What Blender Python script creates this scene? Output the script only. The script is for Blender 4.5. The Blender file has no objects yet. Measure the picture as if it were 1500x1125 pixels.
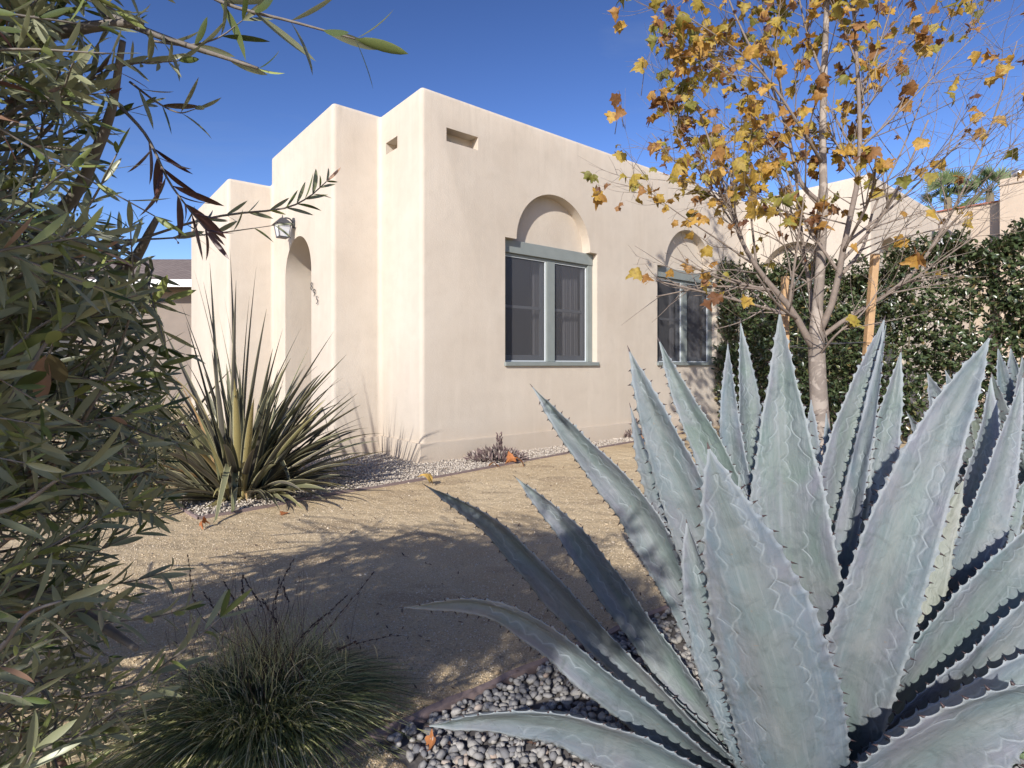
import bpy, bmesh, math, random
import numpy as np
from mathutils import Vector, Matrix, noise
R = math.radians
random.seed(7)
rng = np.random.default_rng(7)
scene = bpy.context.scene
COL = scene.collection

# ------------------------------------------------------------------ camera
EYE = 1.145
F = 829.0
HZ = 533.0
cam_d = bpy.data.cameras.new('camera')
cam = bpy.data.objects.new('camera', cam_d)
COL.objects.link(cam)
cam.location = (0, 0, EYE)
cam.rotation_euler = (R(90), 0, 0)
cam_d.sensor_width = 36
cam_d.lens = 36 * F / 1500
cam_d.shift_y = -(562.5 - HZ) / 1500
cam_d.clip_start = 0.05
cam_d.clip_end = 1000
scene.camera = cam

def P(px, py, d):
    return Vector(((px - 750) / F * d, d, EYE - (py - HZ) / F * d))
def G(px, py, z=0.0):
    d = F * (EYE - z) / (py - HZ)
    return Vector(((px - 750) / F * d, d, z))

# house frame: C = near corner, dR along the right wall, dL along the left wall
C = Vector((-1.036, 6.46, 0))
dR = Vector((.773, .635, 0)).normalized()
dL = Vector((-.635, .773, 0)).normalized()
def H(r, l, z=0.0):
    return C + dR * r + dL * l + Vector((0, 0, z))
HM = Matrix.Translation(C) @ Matrix.Rotation(math.atan2(dR.y, dR.x), 4, 'Z')

# ------------------------------------------------------------------ materials
def newmat(name):
    m = bpy.data.materials.new(name); m.use_nodes = True
    nt = m.node_tree
    b = nt.nodes['Principled BSDF']
    return m, nt, b
def nd(nt, t, **kw):
    n = nt.nodes.new(t)
    for k, v in kw.items():
        if k in n.inputs: n.inputs[k].default_value = v
        else: setattr(n, k, v)
    return n
def noise_n(nt, vec, scale, detail=4, rough=.55, dist=0):
    n = nt.nodes.new('ShaderNodeTexNoise')
    n.inputs['Scale'].default_value = scale; n.inputs['Detail'].default_value = detail
    n.inputs['Roughness'].default_value = rough; n.inputs['Distortion'].default_value = dist
    if vec is not None: nt.links.new(vec, n.inputs['Vector'])
    return n.outputs['Fac']
def ramp(nt, fac, stops, interp='LINEAR'):
    n = nt.nodes.new('ShaderNodeValToRGB'); n.color_ramp.interpolation = interp
    e = n.color_ramp.elements
    while len(e) < len(stops): e.new(0.5)
    for i, (p, c) in enumerate(stops):
        e[i].position = p
        e[i].color = (c, c, c, 1) if isinstance(c, (int, float)) else (*c, 1)
    nt.links.new(fac, n.inputs['Fac'])
    return n.outputs['Color']
def mixc(nt, fac, a, b, mode='MIX'):
    n = nt.nodes.new('ShaderNodeMix'); n.data_type = 'RGBA'; n.blend_type = mode
    for s, v in (('Factor', fac), ('A', a), ('B', b)):
        sock = [i for i in n.inputs if i.name == s and (i.type == 'RGBA' if s != 'Factor' else i.type == 'VALUE')][0]
        if isinstance(v, (int, float)): sock.default_value = v
        elif isinstance(v, tuple): sock.default_value = (*v, 1)
        else: nt.links.new(v, sock)
    return [o for o in n.outputs if o.type == 'RGBA'][0]
def mth(nt, op, a, b=0.0, c=None, clamp=False):
    n = nt.nodes.new('ShaderNodeMath'); n.operation = op; n.use_clamp = clamp
    for i, v in enumerate((a, b, c)):
        if v is None: continue
        if isinstance(v, (int, float)): n.inputs[i].default_value = v
        else: nt.links.new(v, n.inputs[i])
    return n.outputs[0]
def bump(nt, h, strength, dist, prev=None):
    n = nt.nodes.new('ShaderNodeBump'); n.inputs['Strength'].default_value = strength
    n.inputs['Distance'].default_value = dist
    nt.links.new(h, n.inputs['Height'])
    if prev is not None: nt.links.new(prev, n.inputs['Normal'])
    return n.outputs['Normal']
def objco(nt):
    return nt.nodes.new('ShaderNodeTexCoord').outputs['Object']
def attr(nt, name):
    n = nt.nodes.new('ShaderNodeAttribute'); n.attribute_name = name
    return n
def mapping(nt, vec, scale):
    n = nt.nodes.new('ShaderNodeMapping'); n.inputs['Scale'].default_value = scale
    nt.links.new(vec, n.inputs['Vector']); return n.outputs['Vector']

def mat_stucco(name, base, dark, seed=0.0):
    m, nt, b = newmat(name)
    co = objco(nt)
    big = noise_n(nt, co, .9, 5, .6)
    mid = noise_n(nt, co, 5, 5, .6, .4)
    streak = noise_n(nt, mapping(nt, co, (3.0, 3.0, .35)), 2.2, 5, .6)
    c = mixc(nt, ramp(nt, big, [(.3, 0.0), (.7, 1.0)]), base, dark)
    c = mixc(nt, ramp(nt, mid, [(.45, 0.0), (.8, .35)]), c, tuple(x * .86 for x in dark))
    c = mixc(nt, ramp(nt, streak, [(.5, 0.0), (.75, .3)]), c, tuple(min(1, x * 1.12) for x in base))
    speck = noise_n(nt, co, 90, 2, .5)
    pit = ramp(nt, speck, [(.66, 0.0), (.74, .45)])
    pitarea = ramp(nt, noise_n(nt, co, 1.7, 3), [(.48, 0.0), (.62, 1.0)])
    c = mixc(nt, mth(nt, 'MULTIPLY', pit, pitarea), c, tuple(x * .45 for x in dark))
    # hairline cracks in a few patches
    sz_ = nt.nodes.new('ShaderNodeSeparateXYZ'); nt.links.new(co, sz_.inputs[0])
    drip = ramp(nt, noise_n(nt, mapping(nt, co, (4.5, 4.5, .45)), 1.9, 6, .7), [(.52, 0.0), (.74, 1.0)])
    hz1 = ramp(nt, mth(nt, 'MULTIPLY', sz_.outputs[2], .2), [(.62, 0.0), (.87, .42)])
    c = mixc(nt, mth(nt, 'MULTIPLY', drip, hz1), c, (.33, .28, .22))
    splash = ramp(nt, mth(nt, 'ADD', mth(nt, 'MULTIPLY', sz_.outputs[2], 1.2), mth(nt, 'MULTIPLY', mid, .5)), [(.25, .5), (.75, 0.0)])
    c = mixc(nt, splash, c, (.42, .33, .24))
    v = nt.nodes.new('ShaderNodeTexVoronoi'); v.feature = 'DISTANCE_TO_EDGE'; v.inputs['Scale'].default_value = .9
    wn = nt.nodes.new('ShaderNodeTexNoise'); wn.inputs['Scale'].default_value = 4; nt.links.new(co, wn.inputs['Vector'])
    mx = nt.nodes.new('ShaderNodeMix'); mx.data_type = 'VECTOR'
    mx.inputs['Factor'].default_value = .22
    vi = [i for i in mx.inputs if i.type == 'VECTOR']
    nt.links.new(co, vi[0]); nt.links.new(wn.outputs['Color'], vi[1])
    nt.links.new([o for o in mx.outputs if o.type == 'VECTOR'][0], v.inputs['Vector'])
    crack = ramp(nt, v.outputs['Distance'], [(0.0, 1.0), (.004, 0.0)])
    ca = ramp(nt, noise_n(nt, co, .8, 2), [(.52, 0.0), (.6, .55)])
    crk = mth(nt, 'MULTIPLY', crack, ca)
    c = mixc(nt, crk, c, tuple(x * .5 for x in dark))
    nt.links.new(c, b.inputs['Base Color'])
    b.inputs['Roughness'].default_value = .92
    b.inputs['Specular IOR Level'].default_value = .2
    n1 = bump(nt, noise_n(nt, co, 55, 6, .7), .55, .006)
    n2 = bump(nt, noise_n(nt, co, 7, 4, .6, .6), .3, .008, n1)
    n3 = bump(nt, noise_n(nt, co, 1.3, 2, .5), .25, .02, n2)
    n4 = bump(nt, mth(nt, 'MULTIPLY', pit, pitarea), -.7, .006, n3)
    nt.links.new(n4, b.inputs['Normal'])
    return m
STUCCO = mat_stucco('cream_stucco', (.55, .488, .405), (.485, .42, .34))
STUCCO2 = mat_stucco('beige_stucco', (.48, .40, .31), (.43, .35, .27))

def simple(name, col, rough=.6, metal=0.0, spec=.5, var=.0, vscale=20, bmp=0.0, bscale=60):
    m, nt, b = newmat(name)
    co = objco(nt)
    if var:
        c = mixc(nt, noise_n(nt, co, vscale, 4), tuple(x * (1 - var) for x in col), tuple(min(1, x * (1 + var)) for x in col))
        nt.links.new(c, b.inputs['Base Color'])
    else:
        b.inputs['Base Color'].default_value = (*col, 1)
    b.inputs['Roughness'].default_value = rough
    b.inputs['Metallic'].default_value = metal
    b.inputs['Specular IOR Level'].default_value = spec
    if bmp:
        nt.links.new(bump(nt, noise_n(nt, co, bscale, 4), bmp, .004), b.inputs['Normal'])
    return m
PAINT = simple('blue_grey_paint', (.205, .228, .215), .55, var=.14, vscale=8, bmp=.15, bscale=90)
PAINT_L = simple('pale_window_trim', (.52, .56, .57), .4, var=.05)
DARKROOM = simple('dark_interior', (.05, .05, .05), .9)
CURTAIN = simple('curtain_cloth', (.50, .49, .475), .9, var=.05)
IRON = simple('weathered_iron', (.06, .062, .07), .5, metal=.3, var=.3, vscale=60)
DIGIT = simple('black_digit', (.015, .015, .018), .4)
EDGE = simple('brown_edging', (.20, .15, .14), .7, var=.25, vscale=14, bmp=.4)
STAKE = simple('stake_wood', (.40, .25, .125), .75, var=.3, vscale=25, bmp=.5)
CONCRETE = simple('pale_concrete', (.55, .54, .52), .85, var=.08, vscale=6, bmp=.3)
METAL = simple('galvanised_metal', (.6, .6, .6), .35, metal=.9)
WIRE = simple('tie_wire', (.05, .05, .05), .5)
TERRA = simple('terracotta_cap', (.35, .13, .08), .8, var=.2)
WHITE = simple('white_trim', (.75, .75, .74), .6)

def mat_glass_screen():
    m, nt, b = newmat('screened_glass')
    b.inputs['Base Color'].default_value = (.075, .075, .08, 1)
    b.inputs['Roughness'].default_value = .32
    b.inputs['Specular IOR Level'].default_value = .45
    tr = nd(nt, 'ShaderNodeBsdfTransparent'); tr.inputs['Color'].default_value = (.85, .85, .88, 1)
    mx = nd(nt, 'ShaderNodeMixShader'); mx.inputs['Fac'].default_value = .30
    nt.links.new(b.outputs[0], mx.inputs[1]); nt.links.new(tr.outputs[0], mx.inputs[2])
    nt.links.new(mx.outputs[0], nt.nodes['Material Output'].inputs['Surface'])
    return m
SCREEN = mat_glass_screen()
def mat_lampglass():
    m, nt, b = newmat('frosted_lamp_glass')
    b.inputs['Base Color'].default_value = (.75, .77, .8, 1)
    b.inputs['Roughness'].default_value = .25
    b.inputs['Transmission Weight'].default_value = .4
    b.inputs['Emission Color'].default_value = (1, .98, .95, 1)
    b.inputs['Emission Strength'].default_value = 0.05
    return m
LAMPGLASS = mat_lampglass()

def mat_foliage(name, stops, rough=.45, trans=.25, attrn='rnd', back=None, spec=.5, bscale=0, noisev=0.0):
    """stops: colour ramp over the per-leaf random attribute; back: colour of the leaf's underside"""
    m, nt, b = newmat(name)
    a = attr(nt, attrn)
    c = ramp(nt, a.outputs['Fac'], stops)
    co = objco(nt)
    if noisev:
        nz = noise_n(nt, co, 45, 3)
        c = mixc(nt, ramp(nt, nz, [(.45, 0.0), (.7, noisev)]), c, (.12, .05, .02))
    if back is not None:
        g = nt.nodes.new('ShaderNodeNewGeometry')
        lim = mth(nt, 'MULTIPLY', mth(nt, 'LESS_THAN', a.outputs['Fac'], .945), .75)
        c = mixc(nt, mth(nt, 'MULTIPLY', g.outputs['Backfacing'], lim), c, back)
    nt.links.new(c, b.inputs['Base Color'])
    b.inputs['Roughness'].default_value = rough
    b.inputs['Specular IOR Level'].default_value = spec
    if trans:
        t = nd(nt, 'ShaderNodeBsdfTranslucent'); nt.links.new(c, t.inputs['Color'])
        mx = nd(nt, 'ShaderNodeMixShader'); mx.inputs['Fac'].default_value = trans
        nt.links.new(b.outputs[0], mx.inputs[1]); nt.links.new(t.outputs[0], mx.inputs[2])
        nt.links.new(mx.outputs[0], nt.nodes['Material Output'].inputs['Surface'])
    if bscale:
        nt.links.new(bump(nt, noise_n(nt, co, bscale, 3), .35, .003), b.inputs['Normal'])
    return m
OLIVE = mat_foliage('olive_leaf', [(0, (.045, .068, .020)), (.35, (.095, .125, .038)), (.7, (.18, .215, .072)), (.93, (.32, .36, .12)), (.955, (.07, .03, .028)), (1, (.42, .26, .17))], .38, .2, back=(.27, .275, .17))
HEDGE = mat_foliage('hedge_leaf', [(0, (.030, .048, .020)), (.5, (.06, .085, .034)), (.9, (.10, .13, .055)), (1, (.18, .13, .05))], .3, .15, spec=.6)
AUTUMN = mat_foliage('autumn_leaf', [(0, (.20, .20, .035)), (.22, (.38, .30, .05)), (.5, (.52, .31, .055)), (.68, (.36, .18, .045)), (.82, (.20, .09, .035)), (1, (.13, .055, .03))], .6, .4, noisev=.55)
FLAX = mat_foliage('flax_blade', [(0, (.045, .05, .035)), (.3, (.08, .075, .055)), (.55, (.14, .125, .10)), (.78, (.15, .155, .08)), (.93, (.34, .29, .12)), (1, (.40, .24, .12))], .38, .15, spec=.55)
GRASS = mat_foliage('sedge_blade', [(0, (.06, .08, .022)), (.45, (.18, .20, .07)), (.85, (.40, .40, .17)), (1, (.62, .53, .32))], .5, .2)
STALK = mat_foliage('dry_stalk', [(0, (.05, .028, .02)), (.6, (.12, .07, .045)), (1, (.25, .19, .13))], .8, .05)
DEAD = mat_foliage('dried_twig', [(0, (.08, .05, .05)), (.5, (.17, .12, .11)), (.85, (.32, .26, .22)), (1, (.48, .42, .36))], .9, 0)
DRYLEAF = mat_foliage('dried_leaf', [(0, (.42, .15, .05)), (.5, (.50, .24, .08)), (1, (.62, .40, .10))], .8, .2, noisev=.4)
FARLEAF = mat_foliage('far_leaf', [(0, (.07, .11, .04)), (1, (.22, .28, .13))], .6, .2)
SUCC = mat_foliage('succulent_leaf', [(0, (.16, .24, .13)), (1, (.30, .40, .22))], .4, .1)

def mat_bark(name, c0, c1, sc=30, patch=None):
    m, nt, b = newmat(name)
    co = objco(nt)
    c = mixc(nt, noise_n(nt, co, sc, 5, .6, .5), c0, c1)
    if patch:
        c = mixc(nt, ramp(nt, noise_n(nt, co, 9, 4, .6, .8), [(.5, 0.0), (.56, .85)]), c, patch)
    nt.links.new(c, b.inputs['Base Color'])
    b.inputs['Roughness'].default_value = .85
    nt.links.new(bump(nt, noise_n(nt, co, sc * 2, 5), .5, .004), b.inputs['Normal'])
    return m
BARK_P = mat_bark('plane_bark', (.13, .105, .085), (.27, .225, .185), 22, (.34, .29, .24))
BARK_T = mat_bark('plane_twig', (.12, .09, .07), (.27, .22, .18), 22)
BARK_O = mat_bark('olive_bark', (.10, .085, .07), (.24, .21, .18), 40)
BARK_H = mat_bark('hedge_stem', (.10, .08, .05), (.20, .17, .10), 40)

def mat_agave():
    m, nt, b = newmat('agave_skin')
    uvn = nt.nodes.new('ShaderNodeUVMap'); uvn.uv_map = 'leaf'
    sep = nt.nodes.new('ShaderNodeSeparateXYZ'); nt.links.new(uvn.outputs[0], sep.inputs[0])
    u, v = sep.outputs[0], sep.outputs[1]          # u -1..1 across, v metres along
    hw = attr(nt, 'hw').outputs['Fac']             # half width in metres
    rn = attr(nt, 'rnd').outputs['Fac']
    co = objco(nt)
    cmb = nt.nodes.new('ShaderNodeCombineXYZ')
    um = mth(nt, 'MULTIPLY', u, hw)
    nt.links.new(um, cmb.inputs[0]); nt.links.new(v, cmb.inputs[1]); nt.links.new(mth(nt, 'MULTIPLY', rn, 9.0), cmb.inputs[2])
    vec = cmb.outputs[0]
    e = mth(nt, 'SUBTRACT', hw, mth(nt, 'ABSOLUTE', um))   # distance to margin in metres
    # imprints of neighbouring leaves' toothed margins
    def imprint(c0, c1, per, amp, ph, sgn):
        sc = mth(nt, 'ABSOLUTE', mth(nt, 'SINE', mth(nt, 'MULTIPLY', mth(nt, 'ADD', v, ph), math.pi / per)))
        wob = mth(nt, 'MULTIPLY', mth(nt, 'SUBTRACT', noise_n(nt, mapping(nt, vec, (0.01, 1, 1)), 6, 3, .6), .5), .10)
        d0 = mth(nt, 'ADD', mth(nt, 'MULTIPLY_ADD', v, c1, c0), wob)
        base = mth(nt, 'ADD', um, mth(nt, 'MULTIPLY', rn, .03)) if sgn is not None else None
        if sgn is None: x = e
        else: x = mth(nt, 'MULTIPLY', base, sgn)
        return mth(nt, 'SUBTRACT', x, mth(nt, 'MULTIPLY_ADD', sc, amp, d0))
    lines = None; hgt = None
    for args in ((.014, .014, .052, .011, 0.0, None), (.078, -.055, .047, .012, .013, 1.0), (.066, -.030, .055, .010, .02, -1.0)):
        f = imprint(*args)
        ln = ramp(nt, mth(nt, 'ABSOLUTE', f), [(0.0, 1.0), (.0016, .6), (.0042, 0.0)])
        st = ramp(nt, mth(nt, 'MULTIPLY_ADD', f, 60.0, .5), [(.0, 0.0), (1.0, 1.0)])
        mod = ramp(nt, noise_n(nt, vec, 7 + args[0] * 50, 2), [(.42, 0.04), (.60, 1.0)])
        ln = mth(nt, 'MULTIPLY', ln, mod)
        lines = ln if lines is None else mth(nt, 'MAXIMUM', lines, ln)
        st = mth(nt, 'MULTIPLY', st, .5)
        hgt = st if hgt is None else mth(nt, 'ADD', hgt, st)
    blue, green, grey = (.098, .134, .162), (.110, .148, .128), (.132, .140, .164)
    c = mixc(nt, rn, blue, green)
    c = mixc(nt, ramp(nt, noise_n(nt, mapping(nt, vec, (1, .4, 1)), 9, 4, .6, .8), [(.38, 0.0), (.62, 1.0)]), c, grey)
    c = mixc(nt, mth(nt, 'MULTIPLY', ramp(nt, mth(nt, 'ABSOLUTE', u), [(.1, .6), (.75, 0.0)]), .8), c, (.118, .153, .130))
    stre = ramp(nt, noise_n(nt, mapping(nt, vec, (22, 1.2, 1)), 4, 4, .6), [(.52, 0.0), (.75, .5)])
    c = mixc(nt, stre, c, (.215, .24, .255))
    blot = ramp(nt, noise_n(nt, vec, 19, 5, .65, 1.4), [(.50, 0.0), (.70, .7)])
    c = mixc(nt, blot, c, (.078, .098, .10))
    c = mixc(nt, mth(nt, 'MULTIPLY', lines, .40), c, (.29, .33, .345))
    marg = ramp(nt, e, [(0.0, 1.0), (.0035, .7), (.007, 0.0)])
    c = mixc(nt, mth(nt, 'MULTIPLY', marg, .6), c, (.30, .33, .34))
    scr = ramp(nt, noise_n(nt, vec, 60, 2, .5, .3), [(.76, 0.0), (.79, .9)])
    c = mixc(nt, scr, c, (.04, .04, .035))
    dust = ramp(nt, noise_n(nt, mapping(nt, vec, (1, .6, 1)), 5, 5, .7, 1.2), [(.50, 0.0), (.72, .45)])
    c = mixc(nt, dust, c, (.20, .205, .20))
    scar = ramp(nt, noise_n(nt, mapping(nt, vec, (1, 2.2, 1)), 23, 3, .6, 2.0), [(.70, 0.0), (.73, .55)])
    c = mixc(nt, scar, c, (.17, .13, .09))
    yel = attr(nt, 'old').outputs['Fac']
    c = mixc(nt, yel, c, (.23, .235, .165))
    nt.links.new(c, b.inputs['Base Color'])
    nt.links.new(mth(nt, 'MULTIPLY_ADD', noise_n(nt, vec, 12, 3), .3, .42), b.inputs['Roughness'])
    b.inputs['Specular IOR Level'].default_value = .35
    n1 = bump(nt, hgt, .8, .004)
    n2 = bump(nt, lines, .5, .0025, n1)
    n3 = bump(nt, noise_n(nt, mapping(nt, vec, (3, 1, 1)), 14, 4, .55, .5), .45, .010, n2)
    n4 = bump(nt, noise_n(nt, mapping(nt, vec, (10, 1, 1)), 40, 3), .2, .002, n3)
    nt.links.new(n4, b.inputs['Normal'])
    return m
AGAVE = mat_agave()
SPINE = simple('agave_spine', (.055, .035, .035), .5)

def mat_ground():
    m, nt, b = newmat('decomposed_granite')
    co = objco(nt)
    a = noise_n(nt, co, 1.1, 5, .6, .4)
    c = mixc(nt, ramp(nt, a, [(.36, 0.0), (.64, 1.0)]), (.58, .455, .28), (.47, .35, .20))
    # smoother damp-stained patches
    pt = ramp(nt, noise_n(nt, mapping(nt, co, (1, 1.9, 1)), 1.3, 4, .55), [(.57, 0.0), (.63, 1.0)])
    c = mixc(nt, mth(nt, 'MULTIPLY', pt, .7), c, (.34, .25, .15))
    g1 = noise_n(nt, co, 95, 4, .75)
    g2 = noise_n(nt, co, 330, 2, .6)
    c = mixc(nt, ramp(nt, g1, [(.50, 0.0), (.66, .75)]), c, (.68, .58, .42))
    c = mixc(nt, ramp(nt, g1, [(.30, .8), (.43, 0.0)]), c, (.22, .165, .11))
    c = mixc(nt, ramp(nt, g2, [(.35, .5), (.5, 0.0)]), c, (.17, .13, .09))
    nt.links.new(c, b.inputs['Base Color'])
    b.inputs['Roughness'].default_value = .95
    b.inputs['Specular IOR Level'].default_value = .15
    n1 = bump(nt, g1, .8, .008)
    n2 = bump(nt, g2, .5, .003, n1)
    n3 = bump(nt, noise_n(nt, co, 4.5, 4, .6), .8, .05, n2)
    nt.links.new(n3, b.inputs['Normal'])
    return m
GROUND = mat_ground()
def mat_stone(name, stops):
    m, nt, b = newmat(name)
    c = ramp(nt, attr(nt, 'rnd').outputs['Fac'], stops)
    co = objco(nt)
    c = mixc(nt, ramp(nt, noise_n(nt, co, 120, 3), [(.4, 0.0), (.7, .35)]), c, tuple(x * .6 for x in stops[1][1]))
    nt.links.new(c, b.inputs['Base Color']); b.inputs['Roughness'].default_value = .85
    nt.links.new(bump(nt, noise_n(nt, co, 180, 3), .4, .002), b.inputs['Normal'])
    return m
PEB_L = mat_stone('pale_pebble', [(0, (.27, .23, .19)), (.5, (.43, .37, .30)), (1, (.60, .54, .45))])
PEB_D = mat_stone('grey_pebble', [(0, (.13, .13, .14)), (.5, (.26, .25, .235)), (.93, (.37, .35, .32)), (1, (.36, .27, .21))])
GRIT = mat_stone('granite_grit', [(0, (.34, .25, .15)), (.5, (.54, .43, .28)), (1, (.70, .61, .47))])
SOIL_L = simple('strip_bed', (.33, .28, .23), .95, var=.3, vscale=50, bmp=.8)
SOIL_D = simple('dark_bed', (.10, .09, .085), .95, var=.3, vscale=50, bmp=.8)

# ------------------------------------------------------------------ object helpers
def tag(o, label=None, cat=None, group=None, kind=None):
    if label: o['label'] = label
    if cat: o['category'] = cat
    if group: o['group'] = group
    if kind: o['kind'] = kind
    return o
def empty(name, loc=(0, 0, 0)):
    o = bpy.data.objects.new(name, None); COL.objects.link(o); o.location = loc
    o.empty_display_size = .1
    return o
def link(name, me, mats, parent=None, smooth=False):
    for m in (mats if isinstance(mats, (list, tuple)) else [mats]): me.materials.append(m)
    o = bpy.data.objects.new(name, me); COL.objects.link(o)
    if parent is not None:
        o.parent = parent
        o.matrix_parent_inverse = Matrix.Translation(-Vector(parent.location))
    if smooth: me.polygons.foreach_set('use_smooth', [True] * len(me.polygons))
    return o
class Buf:
    def __init__(s): s.v = []; s.f = []; s.r = []; s.fm = []
    def add(s, vs, fs, r=0.5, m=0):
        b = len(s.v); s.v.extend(vs)
        for f in fs: s.f.append(tuple(b + i for i in f)); s.fm.append(m)
        s.r.extend([r] * len(vs))
    def build(s, name, mats, parent=None, smooth=True):
        me = bpy.data.meshes.new(name); me.from_pydata([tuple(v) for v in s.v], [], s.f)
        a = me.attributes.new('rnd', 'FLOAT', 'POINT'); a.data.foreach_set('value', s.r)
        if any(s.fm): me.polygons.foreach_set('material_index', s.fm)
        return link(name, me, mats, parent, smooth)
def frame(T, N):
    T = T.normalized(); S = T.cross(N)
    if S.length < 1e-5: S = T.cross(Vector((.3, .5, .8)))
    S.normalize(); N2 = S.cross(T).normalized()
    return T, S, N2
def catmull(pts, n):
    pts = [Vector(p) for p in pts]
    if len(pts) == 2: return [pts[0].lerp(pts[1], i / (n - 1)) for i in range(n)]
    q = [pts[0] * 2 - pts[1]] + pts + [pts[-1] * 2 - pts[-2]]
    out = []; m = len(pts) - 1
    for i in range(n):
        t = i / (n - 1) * m; k = min(int(t), m - 1); u = t - k
        p0, p1, p2, p3 = q[k:k + 4]
        out.append(.5 * ((2 * p1) + (p2 - p0) * u + (2 * p0 - 5 * p1 + 4 * p2 - p3) * u * u + (3 * p1 - p0 - 3 * p2 + p3) * u ** 3))
    return out
def tube(buf, pts, r0, r1=None, sides=6, r=.5, m=0):
    n = len(pts); rad = r0 if isinstance(r0, (list, tuple)) else [r0 + (r1 - r0) * i / (n - 1) for i in range(n)]
    vs = []; N = Vector((.21, .37, .9))
    for i in range(n):
        T = (pts[min(i + 1, n - 1)] - pts[max(i - 1, 0)])
        if T.length < 1e-7: T = Vector((0, 0, 1))
        T, S, N = frame(T, N)
        for k in range(sides):
            a = 2 * math.pi * k / sides
            vs.append(pts[i] + (S * math.cos(a) + N * math.sin(a)) * rad[i])
    fs = []
    for i in range(n - 1):
        for k in range(sides):
            k2 = (k + 1) % sides
            fs.append((i * sides + k, i * sides + k2, (i + 1) * sides + k2, (i + 1) * sides + k))
    fs.append(tuple(range(sides))[::-1]); fs.append(tuple((n - 1) * sides + k for k in range(sides)))
    buf.add(vs, fs, r, m)
def box(buf, lo, hi, M=None, r=.5, m=0):
    x0, y0, z0 = lo; x1, y1, z1 = hi
    vs = [Vector(p) for p in ((x0, y0, z0), (x1, y0, z0), (x1, y1, z0), (x0, y1, z0), (x0, y0, z1), (x1, y0, z1), (x1, y1, z1), (x0, y1, z1))]
    if M is not None: vs = [M @ v for v in vs]
    buf.add(vs, [(0, 3, 2, 1), (4, 5, 6, 7), (0, 1, 5, 4), (1, 2, 6, 5), (2, 3, 7, 6), (3, 0, 4, 7)], r, m)
def bevel_obj(o, w, seg=2):
    md = o.modifiers.new('bevel', 'BEVEL'); md.width = w; md.segments = seg; md.limit_method = 'ANGLE'
def rv(a=1.0):
    return Vector((random.uniform(-a, a), random.uniform(-a, a), random.uniform(-a, a)))

# ------------------------------------------------------------------ ground
def grid_sheet(name, x0, x1, y0, y1, n, z, mat):
    vs = []; fs = []
    for j in range(n + 1):
        for i in range(n + 1):
            vs.append((x0 + (x1 - x0) * i / n, y0 + (y1 - y0) * j / n, z))
    for j in range(n):
        for i in range(n):
            a = j * (n + 1) + i; fs.append((a, a + 1, a + n + 2, a + n + 1))
    me = bpy.data.meshes.new(name); me.from_pydata(vs, [], fs)
    return link(name, me, mat)
g = grid_sheet('ground', -200, 200, -200, 200, 8, 0, GROUND); tag(g, kind='structure')

def poly_sheet(name, pts, z, mat):
    bm = bmesh.new()
    vs = [bm.verts.new((p[0], p[1], z)) for p in pts]
    bm.faces.new(vs); bmesh.ops.triangulate(bm, faces=bm.faces[:])
    bmesh.ops.recalc_face_normals(bm, faces=bm.faces[:])
    if bm.faces[:][0].normal.z < 0: bmesh.ops.reverse_faces(bm, faces=bm.faces[:])
    me = bpy.data.meshes.new(name); bm.to_mesh(me); bm.free()
    return link(name, me, mat)
# wall strip bed
E1 = [G(291, 761), G(389, 744), G(488, 725), G(640, 700), G(829, 665), G(933, 647)]
e_end = E1[-1] + (E1[-1] - E1[-2]).normalized() * 1.4
E1 = E1 + [e_end]
cornerL = G(262, 742)
strip = [Vector((p.x, p.y, 0)) for p in E1] + [H(4.0, 0), H(0, 0), H(0, 1.0), H(-.6, 1.0), H(-.6, 3.4), H(-1.9, 3.4), cornerL]
s_ = poly_sheet('gravel_bed', strip, .004, SOIL_L); tag(s_, kind='structure')
def edging(name, pts, label, h=.035, w=.012):
    b = Buf(); sm = catmull(pts, len(pts) * 5)
    vs = []; fs = []
    for i, p in enumerate(sm):
        T = (sm[min(i + 1, len(sm) - 1)] - sm[max(i - 1, 0)]).normalized(); S = Vector((-T.y, T.x, 0))
        hh = h + .004 * math.sin(i * 1.7)
        for sx, z in ((-1, -.02), (-1, hh), (1, hh), (1, -.02)):
            vs.append(Vector((p.x, p.y, 0)) + S * sx * w + Vector((0, 0, z)))
    for i in range(len(sm) - 1):
        for k in range(4):
            k2 = (k + 1) % 4; fs.append((i * 4 + k, i * 4 + k2, (i + 1) * 4 + k2, (i + 1) * 4 + k))
    b.add(vs, fs); o = b.build(name, EDGE, smooth=False); tag(o, label, 'edging'); return o
edging('landscape_edging', E1, 'thin brown edging strip between tan path and pale pebbles along house wall', .022, .009)
edging('landscape_edging', [cornerL, G(275, 752), E1[0]], 'short curved brown edging end piece beside the flax clump', .022, .009)
# agave bed
B0 = G(560, 1085); B1 = G(1040, 868)
bdir = (G(908, 928) - G(600, 1065)).normalized(); bn = Vector((bdir.y, -bdir.x, 0))
A0 = G(600, 1065) - bdir * .05
bed = [A0 - bdir * .06, A0 + bdir * 4.2, A0 + bdir * 4.2 + bn * 3, A0 + bdir * .1 + bn * 1.5]
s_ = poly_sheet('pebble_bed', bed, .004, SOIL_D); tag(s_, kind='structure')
edging('landscape_edging', [A0 - bdir * .2, A0 + bdir * .3, A0 + bdir * .8, A0 + bdir * 1.6, A0 + bdir * 4.2], 'dark brown edging strip between shaded path and grey pebbles under agave', .03, .014)

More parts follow.
